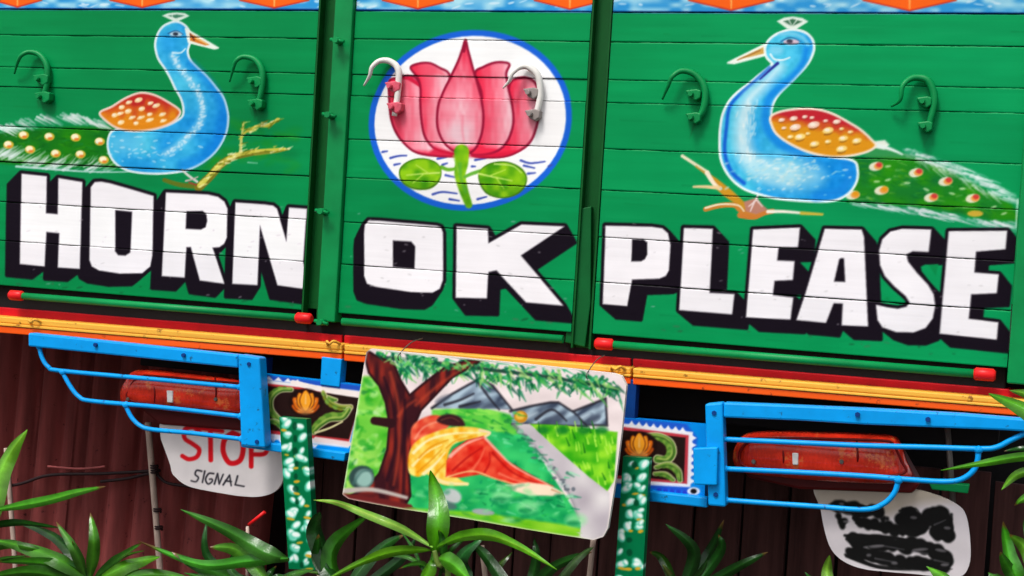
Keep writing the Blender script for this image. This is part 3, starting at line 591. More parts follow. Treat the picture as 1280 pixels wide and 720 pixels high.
# chassis and box behind (mostly in the dark)
zf = W(640, 455).z
boxo('cargo_floor', (XA, XH, .07, 4.6, zf + .03, zf + .11), M_black, truck)
for x in (XA, XH - .06): boxo('side_wall', (x, x + .06, .062, 4.6, zf + .112, ZT), M_green, truck)
boxo('headboard', (XA + .062, XH - .062, 4.52, 4.58, zf + .112, ZT), M_green, truck)
for s in (-.42, .42): boxo('chassis_rail', (s - .04, s + .04, .16, 6, zf - .17, zf + .028), M_black, truck)
boxo('rear_cross_member', (-1.02, 1.02, .13, .157, zf - .10, zf + .027), M_black, truck)
tubeo('rear_axle', [(-.95, 1.25, .5), (.95, 1.25, .5)], .07, M_black, truck)
boxo('light_blocker', (-1.15, 1.15, .78, .79, .35, zf + .02), M_rubber, truck)  # added dark sheet, blocks the bright far end under the bed
def wheel(x, y):
    bm = bmesh.new(); prof = [(.27, -.1), (.42, -.125), (.49, -.09), (.5, 0), (.49, .09), (.42, .125), (.27, .1)]
    rings = [[bm.verts.new((x + dx, y + r * math.cos(a), .5 + r * math.sin(a))) for r, dx in prof] for a in [k * math.pi / 18 for k in range(36)]]
    for k in range(36):
        for i in range(6): bm.faces.new((rings[k][i], rings[k][i + 1], rings[(k + 1) % 36][i + 1], rings[(k + 1) % 36][i]))
    bmesh.ops.recalc_face_normals(bm, faces=bm.faces); t = obj('tyre', bm, M_rubber, truck)
    tubeo('rim', [(x - .06, y, .5), (x + .06, y, .5)], .268, M_red, t, 24)
for x in (-1.0, -.72, .72, 1.0): wheel(x, 1.35)
for x in (-.95, .95): wheel(x, 5.3)
boxo('cab', (XA + .1, XH - .1, 4.75, 6.5, .75, ZT + .35), M_orange, truck, .05)

# ---- painted number-plate panels either side of the picture, and their struts
def scallops(P, Q, n, dirx, diry):
    for i in range(n):
        t = (i + .5) / n; x = Q[0][0] + (Q[1][0] - Q[0][0]) * t; y = Q[0][1] + (Q[1][1] - Q[0][1]) * t
        P.fill([(x - dirx[0], y - dirx[1]), (x + diry[0], y + diry[1]), (x + dirx[0], y + dirx[1])], (246, 244, 248), soft=1.6)
P1 = Paint((295, 455, 460, 585), -.03, .0016, (0, 150, 236))
P1.fill([(318, 467), (452, 482), (447, 500), (335, 484), (333, 548), (322, 546)], (34, 84, 196), soft=3)
P1.fill([(326, 474), (452, 489), (436, 560), (322, 547)], (240, 238, 240), soft=2); 
P1.fill([(331, 479), (452, 493), (436, 553), (328, 541)], (196, 48, 54), soft=1.6); P1.fill([(334, 482), (452, 496), (436, 549), (331, 537)], (38, 20, 18), soft=1.6)
scallops(P1, [(324, 478), (321, 546)], 7, (0, 4), (-7, 0)); scallops(P1, [(330, 474), (378, 480)], 4, (5, .6), (0, -5)); scallops(P1, [(326, 545), (398, 556)], 7, (4.6, .6), (0, 6))
P1.line([(366, 478), (400, 486), (452, 494)], (250, 236, 232), 6, 8); P1.line([(395, 549), (436, 555)], (252, 226, 220), 6, 6)
def scroll(P, pts, w0, w1, g=(84, 134, 44)):
    q = crom(pts, 8); n = len(q)
    P.line(pts, (214, 206, 160), w0 * .5 + 2.4, w1 + 2.4, soft=1.6); P.line(pts, g, w0 * .5, w1, soft=1.6)
    for i in range(2, n - 1, 3):
        t = i / n; wd = w0 * (1 - t) * t * 4 * .55 + 2; d = q[i] - q[i - 1]; d = d / (np.hypot(*d) + 1e-6); nn = np.array([-d[1], d[0]])
        P.ell(q[i][0] + nn[0] * wd * .5, q[i][1] + nn[1] * wd * .5, wd * .8, wd * .55, g if i % 2 else (118, 160, 60), math.degrees(math.atan2(d[1], d[0])), soft=2)
    P.line([x + np.array([-.6, -1.2]) for x in map(np.array, pts)], (176, 196, 96), w0 * .22, w1 * .25, soft=1.8, a=.75)
    P.line([x + np.array([.8, 1.6]) for x in map(np.array, pts)], (40, 70, 24), w0 * .2, w1 * .2, soft=2, a=.6)
def lotus(P, cx, cy, s):
    P.ell(cx, cy, 19 * s, 15 * s, (30, 14, 12), soft=3)
    for a, l, wd, c in ((-78, 15, 6, (214, 92, 14)), (78, 15, 6, (196, 84, 20)), (-52, 17, 7, (226, 112, 22)), (52, 17, 7, (226, 112, 22)), (-25, 17, 7, (240, 146, 30)), (25, 17, 7, (240, 146, 30)), (0, 18, 7.5, (252, 164, 40))):
        r_ = math.radians(a); tip = (cx + math.sin(r_) * l * s, cy + 7 * s - math.cos(r_) * l * s * 1.1); b0 = (cx, cy + 9 * s); m_ = ((tip[0] + b0[0]) / 2, (tip[1] + b0[1]) / 2); n_ = (math.cos(r_) * wd * s * .78, math.sin(r_) * wd * s * .78)
        pp = [b0, (m_[0] - n_[0], m_[1] - n_[1]), tip, (m_[0] + n_[0], m_[1] + n_[1])]
        P.fill(pp, (110, 44, 16), grow=1.1, curve=True, soft=1.5); P.fill(pp, c, curve=True, soft=1.5); P.line([(m_[0], m_[1] + 3 * s), (m_[0] * .4 + tip[0] * .6, m_[1] * .4 + tip[1] * .6)], (255, 204, 140), 2.0 * s, 1, soft=1.8, a=.7)
    P.ell(cx, cy + 9 * s, 8 * s, 4 * s, (255, 176, 90), soft=4, a=.6)
scroll(P1, [(364, 487), (350, 488), (340, 497), (339, 510), (345, 520), (352, 526)], 8, 5); scroll(P1, [(334, 526), (345, 527), (356, 537)], 4, 6, (70, 130, 50)); scroll(P1, [(404, 490), (411, 501), (424, 508), (438, 509)], 6, 5, (120, 130, 36)); scroll(P1, [(410, 496), (420, 500)], 3, 3)
scroll(P1, [(436, 512), (428, 522), (412, 524), (398, 533), (392, 540)], 11, 5); P1.line([(394, 541), (412, 535), (428, 527)], (214, 206, 150), 3, 2)
lotus(P1, 382, 503, 1.15)
BPl = painted_sheet('painted_plate', [(316, 466), (452, 481), (436, 575), (304, 557)], -.03, .02, P1, MB, truck, .0018)
P2 = Paint((760, 510, 895, 645), -.03, .0016, (0, 140, 228))
P2.fill([(772, 522), (858, 529), (872, 548), (862, 616), (766, 606)], (30, 90, 204), soft=4); P2.fill([(768, 528), (866, 540), (863, 609), (768, 604)], (238, 238, 244), soft=2)
P2.fill([(768, 532), (861, 544), (859, 605), (768, 598)], (196, 58, 70), soft=1.6); P2.fill([(768, 536), (857, 547), (855, 602), (768, 594)], (36, 20, 18), soft=1.6)
scallops(P2, [(785, 531), (858, 540)], 8, (4, .5), (0, -5.5)); scallops(P2, [(864, 543), (862, 606)], 7, (0, 4), (7, 0)); 
for i in range(6): P2.ell(824 + i * 8, 613 + i * .8, 3.2, 3.4, (40, 66, 190), soft=2)
P2.ell(867, 614, 8, 5, (230, 230, 236), soft=1.6); P2.ell(867, 614, 4, 3.2, (20, 16, 20), soft=1.6)
scroll(P2, [(806, 545), (824, 545), (838, 553), (841, 566), (834, 575), (822, 574)], 10, 9); scroll(P2, [(820, 584), (836, 580), (848, 588), (850, 600)], 7, 5); scroll(P2, [(818, 592), (832, 592), (842, 600)], 5, 3)
lotus(P2, 799, 557, 1.2)
painted_sheet('painted_plate', [(768, 521), (885, 531), (880, 634), (762, 621)], -.03, .02, P2, MB, truck, .0018)
obj('strut', prism([(402, 446), (427, 449), (424, 484), (400, 481)], -.034, .03), M_blue, truck)
obj('strut', prism([(314, 445), (334, 447), (332, 470), (312, 468)], .0, .03), M_navy, truck)
obj('strut', prism([(783, 474), (796, 475), (793, 524), (780, 523)], -.028, .03), M_navy, truck)

# ---- blue lamp guards
def guard(bar, up, tubes, extra=None, bolts=()):
    g = obj('lamp_guard', prism(bar, -.075, .03, .004), M_blue, truck)
    u = obj('upright', prism(up, -.078, .034, .004), M_blue, g)
    for P, dd in tubes:
        n = len(P); tubeo('guard_tube', [W(x, y, -.062) for x, y in P], .0054, M_blue, g, 10, 6)
        for e in (0, -1):
            bw = bmesh.new(); bmesh.ops.create_icosphere(bw, subdivisions=2, radius=.0085)
            for v in bw.verts: v.co = Vector((v.co.x * random.uniform(.9, 1.2), v.co.y * .8, v.co.z * random.uniform(.8, 1.1))) + W(*P[e], -.064)
            obj('weld_bead', bw, M_blue, g)
    for x, y in bolts:
        p = W(x, y, -.076); tubeo('bolt', [p + Vector((0, .004, 0)), p + Vector((0, -.005, 0))], .005, M_navy, g, 6)
    return g
guard([(35, 416), (297, 443.5), (297, 460), (35, 433)], [(297, 443), (324, 447), (331, 560), (301, 557)],
      [([(49, 433), (53, 448), (61, 459), (76, 463.5), (180, 473), (300, 484)], 0), ([(78, 465), (88, 483), (99, 496), (116, 501.5), (200, 509), (301, 520.5)], 0), ([(157, 506), (164, 521), (175, 532), (191, 537), (240, 541.5), (302, 549)], 0)], bolts=((322, 552), (312, 455), (120, 431), (230, 444)))
obj('lower_rail', prism([(300, 549), (432, 566), (430, 577), (301, 559)], -.05, .02, .003), M_blue, truck)
g2 = guard([(904, 503), (1000, 507), (1080, 510.5), (1200, 517), (1300, 525), (1300, 541), (1255, 538), (1080, 531), (1000, 526), (904, 522)], [(881, 505), (903, 503), (907, 634), (885, 632)],
      [([(903, 549), (990, 553), (1080, 557), (1160, 559), (1225, 561), (1246, 559), (1264, 550), (1290, 538)], 0), ([(905, 586), (990, 590), (1080, 595), (1130, 599), (1180, 602), (1202, 599), (1217, 588), (1222, 575), (1223, 562)], 0), ([(906, 625), (960, 629), (1020, 633), (1080, 637), (1104, 630), (1118, 616), (1123, 600)], 0)], bolts=((1072, 518), (893, 516), (895, 618), (1160, 524)))
obj('lower_rail', prism([(812, 614), (884, 622), (884, 635), (814, 627)], -.05, .02, .003), M_blue, truck)
obj('bracket', prism([(866, 560), (897, 559), (896, 607), (867, 606)], -.092, .014, .003), M_blue, g2)
# ---- tail lamps
def lamp(outline, hous, c, sp):
    h = obj('tail_lamp', prism(hous, c + .012, .07, .006), solid('lamp_housing', (96, 22, 24), .4), truck)
    painted_sheet('lens', crom(outline, 5, True), c, .012, None, M_lens, h, .004, bulge=.05)
    O = crom(outline, 5, True); cx_ = sum(p[0] for p in O) / len(O); cy_ = sum(p[1] for p in O) / len(O)
    rim = [W(cx_ + (x - cx_) * .93, cy_ + (y - cy_) * .72, c - .043) for x, y in O[::3]]
    tubeo('lens_rim', rim + [rim[0]], .0028, M_lensd, h, 6, 4)
    for u in (-.45, .38):
        xx = cx_ + (max(p[0] for p in O) - cx_) * u; tubeo('lens_divider', [W(xx, cy_ - 20, c - .036), W(xx + 1, cy_, c - .0515), W(xx + 1, cy_ + 20, c - .036)], .002, M_lensd, h, 6, 4)
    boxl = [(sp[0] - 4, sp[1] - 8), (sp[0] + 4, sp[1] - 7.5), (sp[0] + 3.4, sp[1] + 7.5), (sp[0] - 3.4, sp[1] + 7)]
    obj('lens_glint', prism(boxl, c - .0525, .006, .002), M_white, h)  # white patch standing in for the bright glint on the lens
    for k in (-52, 58):
        p = W(sp[0] + k, sp[1] + 3, c - .049); tubeo('screw', [p, p + Vector((0, -.004, 0))], [.005, .004], M_steel, h, 8, 2)
    return h
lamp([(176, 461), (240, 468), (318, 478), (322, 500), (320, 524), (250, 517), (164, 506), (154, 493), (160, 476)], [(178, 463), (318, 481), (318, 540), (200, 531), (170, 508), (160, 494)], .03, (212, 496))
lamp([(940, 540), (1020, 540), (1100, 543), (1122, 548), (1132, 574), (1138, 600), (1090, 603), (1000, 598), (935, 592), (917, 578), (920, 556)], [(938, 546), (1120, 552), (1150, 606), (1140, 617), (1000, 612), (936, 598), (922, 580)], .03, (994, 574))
# ---- mud flaps
P3 = Paint((195, 500, 370, 635), .05, .0015, (232, 224, 224))
P3.A += ((vnoise(P3.U, P3.V, 40, 1) - .5) * 22)[..., None]
P3.fill([(190, 500), (380, 500), (380, 540), (330, 560), (190, 530)], (205, 190, 186), soft=14, a=.3)
RD, INK = (226, 24, 36), (52, 48, 56)
for P, wd in (([(250, 541), (242, 534), (231, 537), (231, 548), (241, 555), (249, 562), (246, 571), (236, 574), (228, 570)], 5.5), ([(248, 535), (278, 539)], 5), ([(263, 538), (263.5, 575)], 6), ([(291, 541), (281, 549), (279, 564), (285, 577), (293, 579), (301, 574), (304, 560), (301, 547), (291, 541)], 6.5), ([(314, 546), (314, 583)], 6), ([(314, 546), (328, 548), (334, 556), (331, 567), (315, 568)], 5.5)):
    P3.line(P, RD, wd, soft=1.6)
for P in ([(252, 589), (246, 588), (244, 593), (248, 597), (245, 602), (239, 601)], [(256, 589), (253, 603)], [(267, 592), (261, 592), (257, 599), (260, 605), (265, 602), (265, 599), (262, 599)], [(268, 605), (272, 592), (274, 605), (279, 593)], [(279, 606), (287, 594), (289, 607)], [(282, 601), (289, 602)], [(297, 595), (294, 606), (305, 608)]):
    P3.line(P, INK, 2.3, 1.9, soft=1.4, curve=len(P) > 4)
FL1 = crom([(209, 520), (360, 535), (357, 580), (352, 604), (341, 616), (322, 621), (298, 620), (262, 614), (236, 608), (220, 597), (213, 582)], 4, True)
painted_sheet('mud_flap', FL1, .05, .008, P3, MB, truck, .0018)['label'] = 'white mud flap lettered STOP SIGNAL in red and black'
P4 = Paint((1010, 595, 1230, 740), .05, .0016, (228, 220, 224))
P4.A += ((vnoise(P4.U, P4.V, 30, 2) - .5) * 22)[..., None]
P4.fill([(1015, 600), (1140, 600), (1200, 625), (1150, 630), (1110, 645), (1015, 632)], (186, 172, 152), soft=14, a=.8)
BI = (24, 24, 24)
def smear(pts, r, n=10, c=BI, seed=0):
    q = crom(pts, n); rr = random.Random(seed)
    for p in q: P4.ell(p[0] + rr.gauss(0, 1.4), p[1] + rr.gauss(0, 1.6), r * rr.uniform(.75, 1.2), r * rr.uniform(.6, 1.05), c, rr.uniform(0, 90), soft=3)
smear([(1044, 632), (1060, 636), (1078, 638), (1098, 640)], 8, 6, seed=1); smear([(1046, 646), (1054, 652), (1051, 655)], 4, 4, seed=2); smear([(1076, 652), (1090, 656), (1112, 661), (1130, 662)], 6.5, 5, seed=3); smear([(1130, 648), (1137, 645), (1144, 651), (1150, 658), (1140, 662)], 9.5, 6, seed=4); smear([(1164, 648), (1174, 644), (1180, 654), (1172, 664), (1184, 667)], 10.5, 6, seed=5); smear([(1102, 645), (1109, 648)], 3, 3, seed=8)
smear([(1066, 676), (1090, 679), (1120, 681), (1150, 683), (1172, 690), (1184, 702)], 9.5, 6, seed=6); smear([(1064, 691), (1085, 692), (1110, 699), (1150, 704), (1180, 707)], 8.5, 6, seed=7)
for P in ([(1046, 634), (1062, 630), (1100, 640)], [(1070, 650), (1100, 664), (1128, 662)], [(1060, 672), (1120, 674), (1182, 688)], [(1058, 692), (1100, 706), (1150, 711), (1188, 708)], [(1186, 646), (1190, 660), (1186, 672)], [(1128, 640), (1142, 636), (1152, 646)]):
    for k in range(5): P4.line([(x + random.uniform(-4, 4), y + random.uniform(-4, 4)) for x, y in P], BI, random.uniform(2.5, 5), .8, soft=2, a=.9)
for P in ([(1080, 684), (1100, 682), (1130, 687)], [(1140, 690), (1160, 692)], [(1094, 698), (1120, 703)], [(1168, 700), (1186, 704)], [(1168, 656), (1182, 650)], [(1050, 640), (1064, 643)]): P4.line(P, (132, 128, 134), 1.8, .8, soft=2, a=.6)
for x, y, rx in ((1096, 683, 9), (1150, 687, 10), (1176, 688, 7), (1118, 704, 4), (1181, 706, 5), (1058, 652, 4), (1184, 660, 4), (1086, 694, 3), (1142, 647, 4), (1052, 630, 3)): P4.ell(x, y, rx, 1.8, (150, 144, 150), random.uniform(-15, 10), soft=2.4, a=.6)
FL2 = crom([(1022, 600), (1120, 608), (1168, 618), (1196, 631), (1208, 646), (1213, 680), (1211, 708), (1196, 722), (1150, 718), (1110, 715), (1078, 711), (1055, 702), (1040, 688), (1032, 668), (1026, 638)], 4, True)
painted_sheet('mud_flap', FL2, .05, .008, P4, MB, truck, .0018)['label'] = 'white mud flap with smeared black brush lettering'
obj('flap_bracket', prism([(1160, 602), (1212, 606), (1210, 617), (1165, 612)], .045, .02), M_green, truck)
tubeo('flap_stay', [W(1184, 530, .07), W(1192, 640, .07)], .006, M_steel, truck)

# ---- hanging green bars with white flower dots
def hanger(poly, side, seed):
    rr = random.Random(seed); xs = [p[0] for p in poly]; ys = [p[1] for p in poly]
    P = Paint((min(xs) - 6, min(ys) - 6, max(xs) + 6, max(ys) + 6), -.10, .0016, (0, 112, 66))
    tl, tr, br, bl = poly; n = int((bl[1] - tl[1]) / 15)
    L = lambda u, v: ((tl[0] + (tr[0] - tl[0]) * u) * (1 - v) + (bl[0] + (br[0] - bl[0]) * u) * v, (tl[1] + (tr[1] - tl[1]) * u) * (1 - v) + (bl[1] + (br[1] - bl[1]) * u) * v)
    for i in range(n):
        v = (i + .5) / n
        for u in (.27, .75):
            if rr.random() < .08: continue
            x, y = L(u + rr.uniform(-.1, .1), v + rr.uniform(-.022, .022))
            for _ in range(rr.choice((1, 2, 2, 3))):
                k = rr.uniform(.6, 1.15); dx, dy = rr.uniform(-4, 4), rr.uniform(-4, 4); ro = rr.uniform(-70, 70)
                P.ell(x + dx, y + dy, 6.6 * k, 4.4 * k, (96, 206, 176), ro, soft=2.6, a=.9); P.ell(x + dx + 1, y + dy - 1, 4.8 * k, 2.9 * k, (238, 250, 244), ro, soft=2.6)
        for u in (.2, .5, .82):
            if rr.random() < .5:
                x, y = L(u + rr.uniform(-.06, .06), v + .45 / n + rr.uniform(-.01, .01)); P.ell(x, y, rr.uniform(2.5, 5.5), rr.uniform(1.3, 2.2), (214, 166, 40), rr.uniform(-15, 15), soft=1.8, a=.95)
        if rr.random() < .6:
            x, y = L(.5 + rr.uniform(-.1, .1), v); P.ell(x, y + 2, rr.uniform(2, 4), rr.uniform(3, 5), (0, 62, 36), 0, soft=2, a=.8)
    h = painted_sheet('hanger_bar', poly, -.10, .022, P, MB, truck, .0017)
    return h
hanger([(349, 521), (383, 524), (394, 713), (361, 711)], None, 3); hanger([(779, 570), (812, 573), (802, 745), (767, 742)], None, 8)

# ================================================================== picture board hung in front
bc = -.15
B = Paint((415, 425, 800, 690), bc, .0015, (240, 224, 224))
B.A += ((vnoise(B.U, B.V * 1.6, 22, 77) - .5) * 22)[..., None]
def bmix(a, b, s, seed): return lambda u, v: mixc(a, b, vnoise(u, v, s, seed) * 1.3 - .15)
B.fill([(425, 470), (470, 470), (490, 520), (490, 640), (415, 640)], bmix((70, 186, 40), (176, 232, 104), 16, 41), soft=4)
for i in range(60): x, y = random.uniform(430, 486), random.uniform(470, 600); B.ell(x, y, random.uniform(3, 8), random.uniform(2, 5), random.choice([(30, 160, 40), (190, 240, 150), (110, 210, 60), (60, 180, 50)]), random.uniform(-40, 40), soft=4, a=.65)
B.fill([(510, 540), (560, 515), (600, 512), (640, 522), (668, 560), (720, 640), (740, 690), (500, 690), (495, 600)], bmix((16, 158, 84), (60, 206, 110), 15, 42), soft=3)
B.fill([(540, 512), (600, 508), (645, 520), (650, 545), (600, 535), (540, 530)], bmix((70, 190, 60), (130, 222, 80), 9, 44), soft=4)
for i in range(120):
    x, y = random.uniform(500, 720), random.uniform(530, 660)
    B.line([(x, y), (x + random.uniform(-9, 9), y - random.uniform(1, 5))], random.choice([(6, 120, 62), (110, 226, 150), (40, 190, 70), (10, 140, 90)]), random.uniform(2, 4), 1, soft=2, a=.55)
B.fill([(490, 634), (600, 640), (700, 655), (745, 664), (742, 680), (600, 660), (490, 645)], bmix((96, 190, 20), (150, 216, 50), 14, 45), soft=4)
MT, MK = lambda u, v: mixc((62, 74, 96), (176, 198, 214), vnoise(u + v, v, 11, 47) * 1.5 - .2), (34, 32, 42)
def mount(P): B.fill(P, MT, soft=2.4); B.line(P, MK, 3.4, 2.6, soft=2.6, curve=False, a=.85); [B.ell(random.uniform(min(p[0] for p in P) + 12, max(p[0] for p in P) - 14), random.uniform(max(p[1] for p in P) - 14, max(p[1] for p in P) - 3), random.uniform(5, 11), 3, random.choice([(196, 214, 226), (120, 140, 160), (70, 80, 100)]), -25, soft=5, a=.7) for _ in range(7)]
mount([(540, 510), (566, 492), (600, 473), (616, 482), (640, 512)]); mount([(715, 515), (740, 505), (757, 498), (759, 532), (716, 530)]); mount([(638, 514), (662, 508), (688, 503), (698, 503), (718, 516), (734, 533), (640, 530)])
for P in ([(556, 506), (575, 500), (592, 492)], [(598, 478), (612, 498), (624, 512)], [(670, 524), (690, 512), (708, 526)], [(575, 508), (600, 502)]): B.line(P, MK, 4, 2, soft=2.5, a=.8)
B.fill([(662, 530), (700, 531), (772, 540), (768, 600), (758, 616), (736, 600), (690, 556)], bmix((50, 168, 18), (150, 226, 44), 8, 48), soft=2)
for i in range(80):
    x = random.uniform(672, 768); y = random.uniform(534, 608)
    if y < 530 + (x - 660) * .95: B.line([(x, y), (x - random.uniform(1, 4), y - random.uniform(6, 13))], random.choice([(20, 112, 20), (178, 240, 80), (60, 170, 20)]), 2.6, 1, soft=1.6, a=.8)
for x in (678, 703, 730, 752): B.ell(x, 538, 8, 5, (16, 120, 40), soft=5, a=.8)
B.fill([(643, 530), (662, 530), (690, 556), (736, 596), (762, 616), (762, 690), (722, 690), (727, 650), (712, 612), (684, 572)], bmix((184, 174, 182), (226, 220, 220), 26, 49), soft=2)
B.line([(642, 531), (680, 572), (708, 610), (724, 648)], (120, 120, 130), 5, 3, soft=4, a=.8)
for i in range(26): t = random.random(); B.ell(642 + 70 * t + random.uniform(-4, 8), 534 + 84 * t + random.uniform(-5, 5), random.uniform(2, 4), random.uniform(1.5, 3), random.choice([(190, 200, 200), (90, 100, 110), (150, 190, 170)]), soft=2, a=.8)
B.ell(651, 521, 8.5, 7.5, (206, 140, 30), soft=2); B.ell(650, 520, 5.5, 4.6, (246, 196, 74), soft=3)
# overhanging foliage
for i in range(190):
    t = random.random(); x = 470 + 298 * t; y = 443 + 32 * t + random.uniform(-7, 14)
    if 500 < x < 532 and y > 452: continue
    B.line([(x, y), (x + random.uniform(-12, 14), y + random.uniform(1, 10))], random.choice([(8, 120, 62), (20, 150, 80), (110, 206, 90), (0, 92, 60), (60, 180, 120)]), random.uniform(2.5, 5), .8, soft=2, a=.8)
B.line([(466, 446), (530, 452), (610, 462), (690, 472), (772, 487)], (26, 60, 50), 5, 4, soft=2.4, a=.9)
B.ell(520, 462, 20, 8, (236, 232, 232), 6, soft=6, a=.8)
for P in ([(700, 478), (735, 486), (765, 490)], [(610, 468), (640, 476), (670, 482)], [(480, 446), (500, 462), (512, 466)]):
    for k in range(14):
        q = crom(P, 8)[random.randrange(16)]; B.line([(q[0], q[1]), (q[0] + random.uniform(-8, 10), q[1] + random.uniform(4, 10))], random.choice([(10, 130, 60), (90, 200, 90), (0, 100, 50)]), 3.4, .8, soft=2, a=.85)
for i in range(150):
    x = random.uniform(500, 775); y = 452 + (x - 470) * .115 + random.gauss(0, 7)
    B.line([(x, y), (x + random.uniform(-4, 16), y + random.uniform(5, 15))], random.choice([(0, 96, 56), (4, 120, 70), (24, 150, 70), (90, 190, 80), (170, 220, 120), (0, 74, 50)]), random.uniform(2.5, 5.5), .8, soft=2.4, a=.7)
for i in range(40):
    x, y = random.uniform(470, 530), random.uniform(441, 462)
    B.line([(x, y), (x + random.uniform(-8, 12), y + random.uniform(2, 10))], random.choice([(10, 130, 80), (90, 200, 140), (0, 96, 60), (200, 230, 200)]), random.uniform(2.5, 5), .8, soft=2.4, a=.7)
for i in range(90):                                          # meadow: brush dabs light and dark
    x, y = random.uniform(600, 720), random.uniform(525, 640)
    if y > 525 + (x - 640) * .9 and y > 522: B.line([(x, y), (x + random.uniform(3, 12), y + random.uniform(-1, 6))], random.choice([(0, 128, 76), (50, 206, 120), (130, 230, 170), (0, 100, 60)]), random.uniform(2, 4.5), 1, soft=2.4, a=.6)
for i in range(50):
    x, y = random.uniform(540, 650), random.uniform(512, 540)
    B.line([(x, y), (x + random.uniform(4, 14), y + random.uniform(-1, 4))], random.choice([(30, 150, 40), (150, 226, 90), (60, 190, 60), (20, 120, 60)]), random.uniform(2.5, 5), 1, soft=2.4, a=.6)
for i in range(46):
    x, y = random.uniform(428, 484), random.uniform(465, 610)
    B.line([(x, y), (x + random.uniform(-4, 10), y + random.uniform(-12, 4))], random.choice([(20, 140, 40), (170, 236, 120), (210, 244, 190), (60, 170, 40), (10, 110, 50)]), random.uniform(3, 7), 2, soft=3, a=.6)
# tree
TK = [(459, 438), (470, 445), (492, 454), (500, 474), (512, 494), (530, 479), (555, 460), (580, 452), (607, 446), (590, 458), (566, 471), (546, 492), (526, 513), (518, 532), (514, 560), (511, 590), (513, 620), (505, 634), (432, 622), (458, 610), (474, 592), (484, 562), (487, 530), (482, 503), (474, 482), (461, 466), (457, 450)]
B.fill(TK, (44, 16, 22), grow=1.4, soft=2); B.fill(TK, lambda u, v: mixc((58, 20, 28), (150, 44, 34), vnoise(u * 2.2, v * .6, 14, 51) * 1.5 - .3), grow=-1.5, soft=3)
for P in ([(488, 466), (496, 496), (500, 530), (498, 570), (492, 606)], [(520, 506), (550, 480), (580, 460)], [(498, 520), (508, 508), (520, 500)]): B.line(P, (196, 70, 44), 4, 2, soft=4, a=.6)
for P in ([(480, 472), (492, 510), (494, 560), (484, 600)], [(506, 500), (506, 560), (504, 620)]): B.line(P, (34, 12, 26), 3, 5, soft=3, a=.7)
B.line([(489, 529), (468, 526)], (48, 18, 24), 12, 10, soft=2)
B.ell(452, 597, 16, 15, (50, 76, 74), -20, soft=3); B.ell(455, 598, 11, 11, (150, 190, 180), -20, soft=5); B.line([(442, 604), (452, 590), (466, 588)], (70, 110, 106), 4, 2, soft=3, a=.7)
B.line([(430, 614), (465, 612), (508, 622)], (196, 184, 176), 7, 4, soft=3); B.line([(428, 621), (470, 626), (512, 634)], (112, 34, 34), 9, 7, soft=3)
B.ell(565, 620, 12, 9, (196, 202, 200), 20, soft=4); B.ell(560, 632, 11, 5, (90, 100, 110), 10, soft=4, a=.8); B.ell(604, 640, 14, 4, (160, 170, 168), 6, soft=3)
for x, y in ((628, 620), (660, 634), (720, 650)): B.ell(x, y, 13, 8, (150, 230, 160), soft=8, a=.7); B.ell(x - 3, y + 4, 8, 3, (10, 130, 70), soft=4, a=.7)
# sleeping figure
B.fill([(514, 536), (528, 523), (546, 519), (562, 526), (556, 538), (534, 548), (516, 566)], bmix((216, 44, 30), (250, 120, 84), 7, 61), soft=3, curve=True)
B.line([(519, 548), (530, 534), (550, 526)], (255, 170, 140), 3, 1.5, soft=3, a=.7)
B.fill([(546, 526), (553, 519), (566, 518), (577, 523), (581, 532), (570, 533), (556, 531)], (58, 26, 32), soft=3, curve=True); B.line([(552, 525), (564, 522), (574, 527)], (110, 60, 50), 2, 1, soft=2, a=.7)
B.fill([(511, 590), (511, 568), (520, 552), (538, 542), (566, 534), (592, 534), (609, 539), (606, 546), (584, 550), (567, 556), (560, 570), (561, 586), (576, 600), (582, 605), (560, 607), (545, 602), (534, 593), (522, 596)], bmix((246, 170, 24), (255, 232, 120), 6, 62), soft=2.6, curve=True)
for P, c, wd in (([(517, 566), (536, 550), (566, 542), (600, 541)], (255, 248, 200), 4), ([(516, 582), (532, 566), (552, 556)], (255, 244, 180), 4), ([(530, 592), (544, 580), (556, 566)], (255, 246, 196), 5), ([(524, 572), (540, 558), (560, 550)], (226, 140, 16), 2.4), ([(522, 590), (538, 576), (552, 562)], (226, 140, 16), 2.2), ([(558, 560), (570, 551), (590, 546)], (230, 150, 20), 2.2), ([(540, 598), (548, 588), (556, 580)], (222, 136, 20), 2)): B.line(P, c, wd, 1.2, soft=2.4, a=.8)
B.line([(600, 538), (612, 541), (606, 546)], (255, 222, 170), 4, 3, soft=2); B.line([(545, 599), (560, 604), (584, 605)], (255, 230, 160), 5, 4, soft=2.4)
B.fill([(557, 596), (558, 576), (566, 562), (584, 550), (604, 545), (616, 556), (634, 576), (668, 596), (692, 608), (676, 613), (646, 608), (620, 599), (600, 593), (576, 597)], bmix((220, 30, 20), (244, 84, 56), 7, 63), soft=2.6)
for P, c, wd in (([(563, 570), (582, 555), (604, 547)], (255, 196, 180), 5), ([(607, 548), (622, 564), (644, 584), (684, 605)], (255, 206, 186), 3.4), ([(566, 588), (584, 572), (602, 560)], (180, 14, 16), 3), ([(590, 588), (600, 574), (606, 560)], (250, 110, 80), 4), ([(606, 590), (612, 578), (612, 566)], (184, 16, 16), 2.6), ([(616, 566), (640, 590), (672, 604)], (176, 14, 16), 3), ([(624, 592), (644, 600), (664, 605)], (252, 120, 90), 3.4), ([(560, 596), (590, 589), (618, 598), (650, 607)], (250, 226, 150), 2)): B.line(P, c, wd, 1.2, soft=2.6, a=.8)
B.fill([(632, 606), (660, 603), (686, 606), (707, 617), (690, 620), (660, 619), (640, 613)], (250, 226, 196), soft=3); B.line([(690, 612), (700, 616)], (210, 150, 110), 2, 1, soft=2)
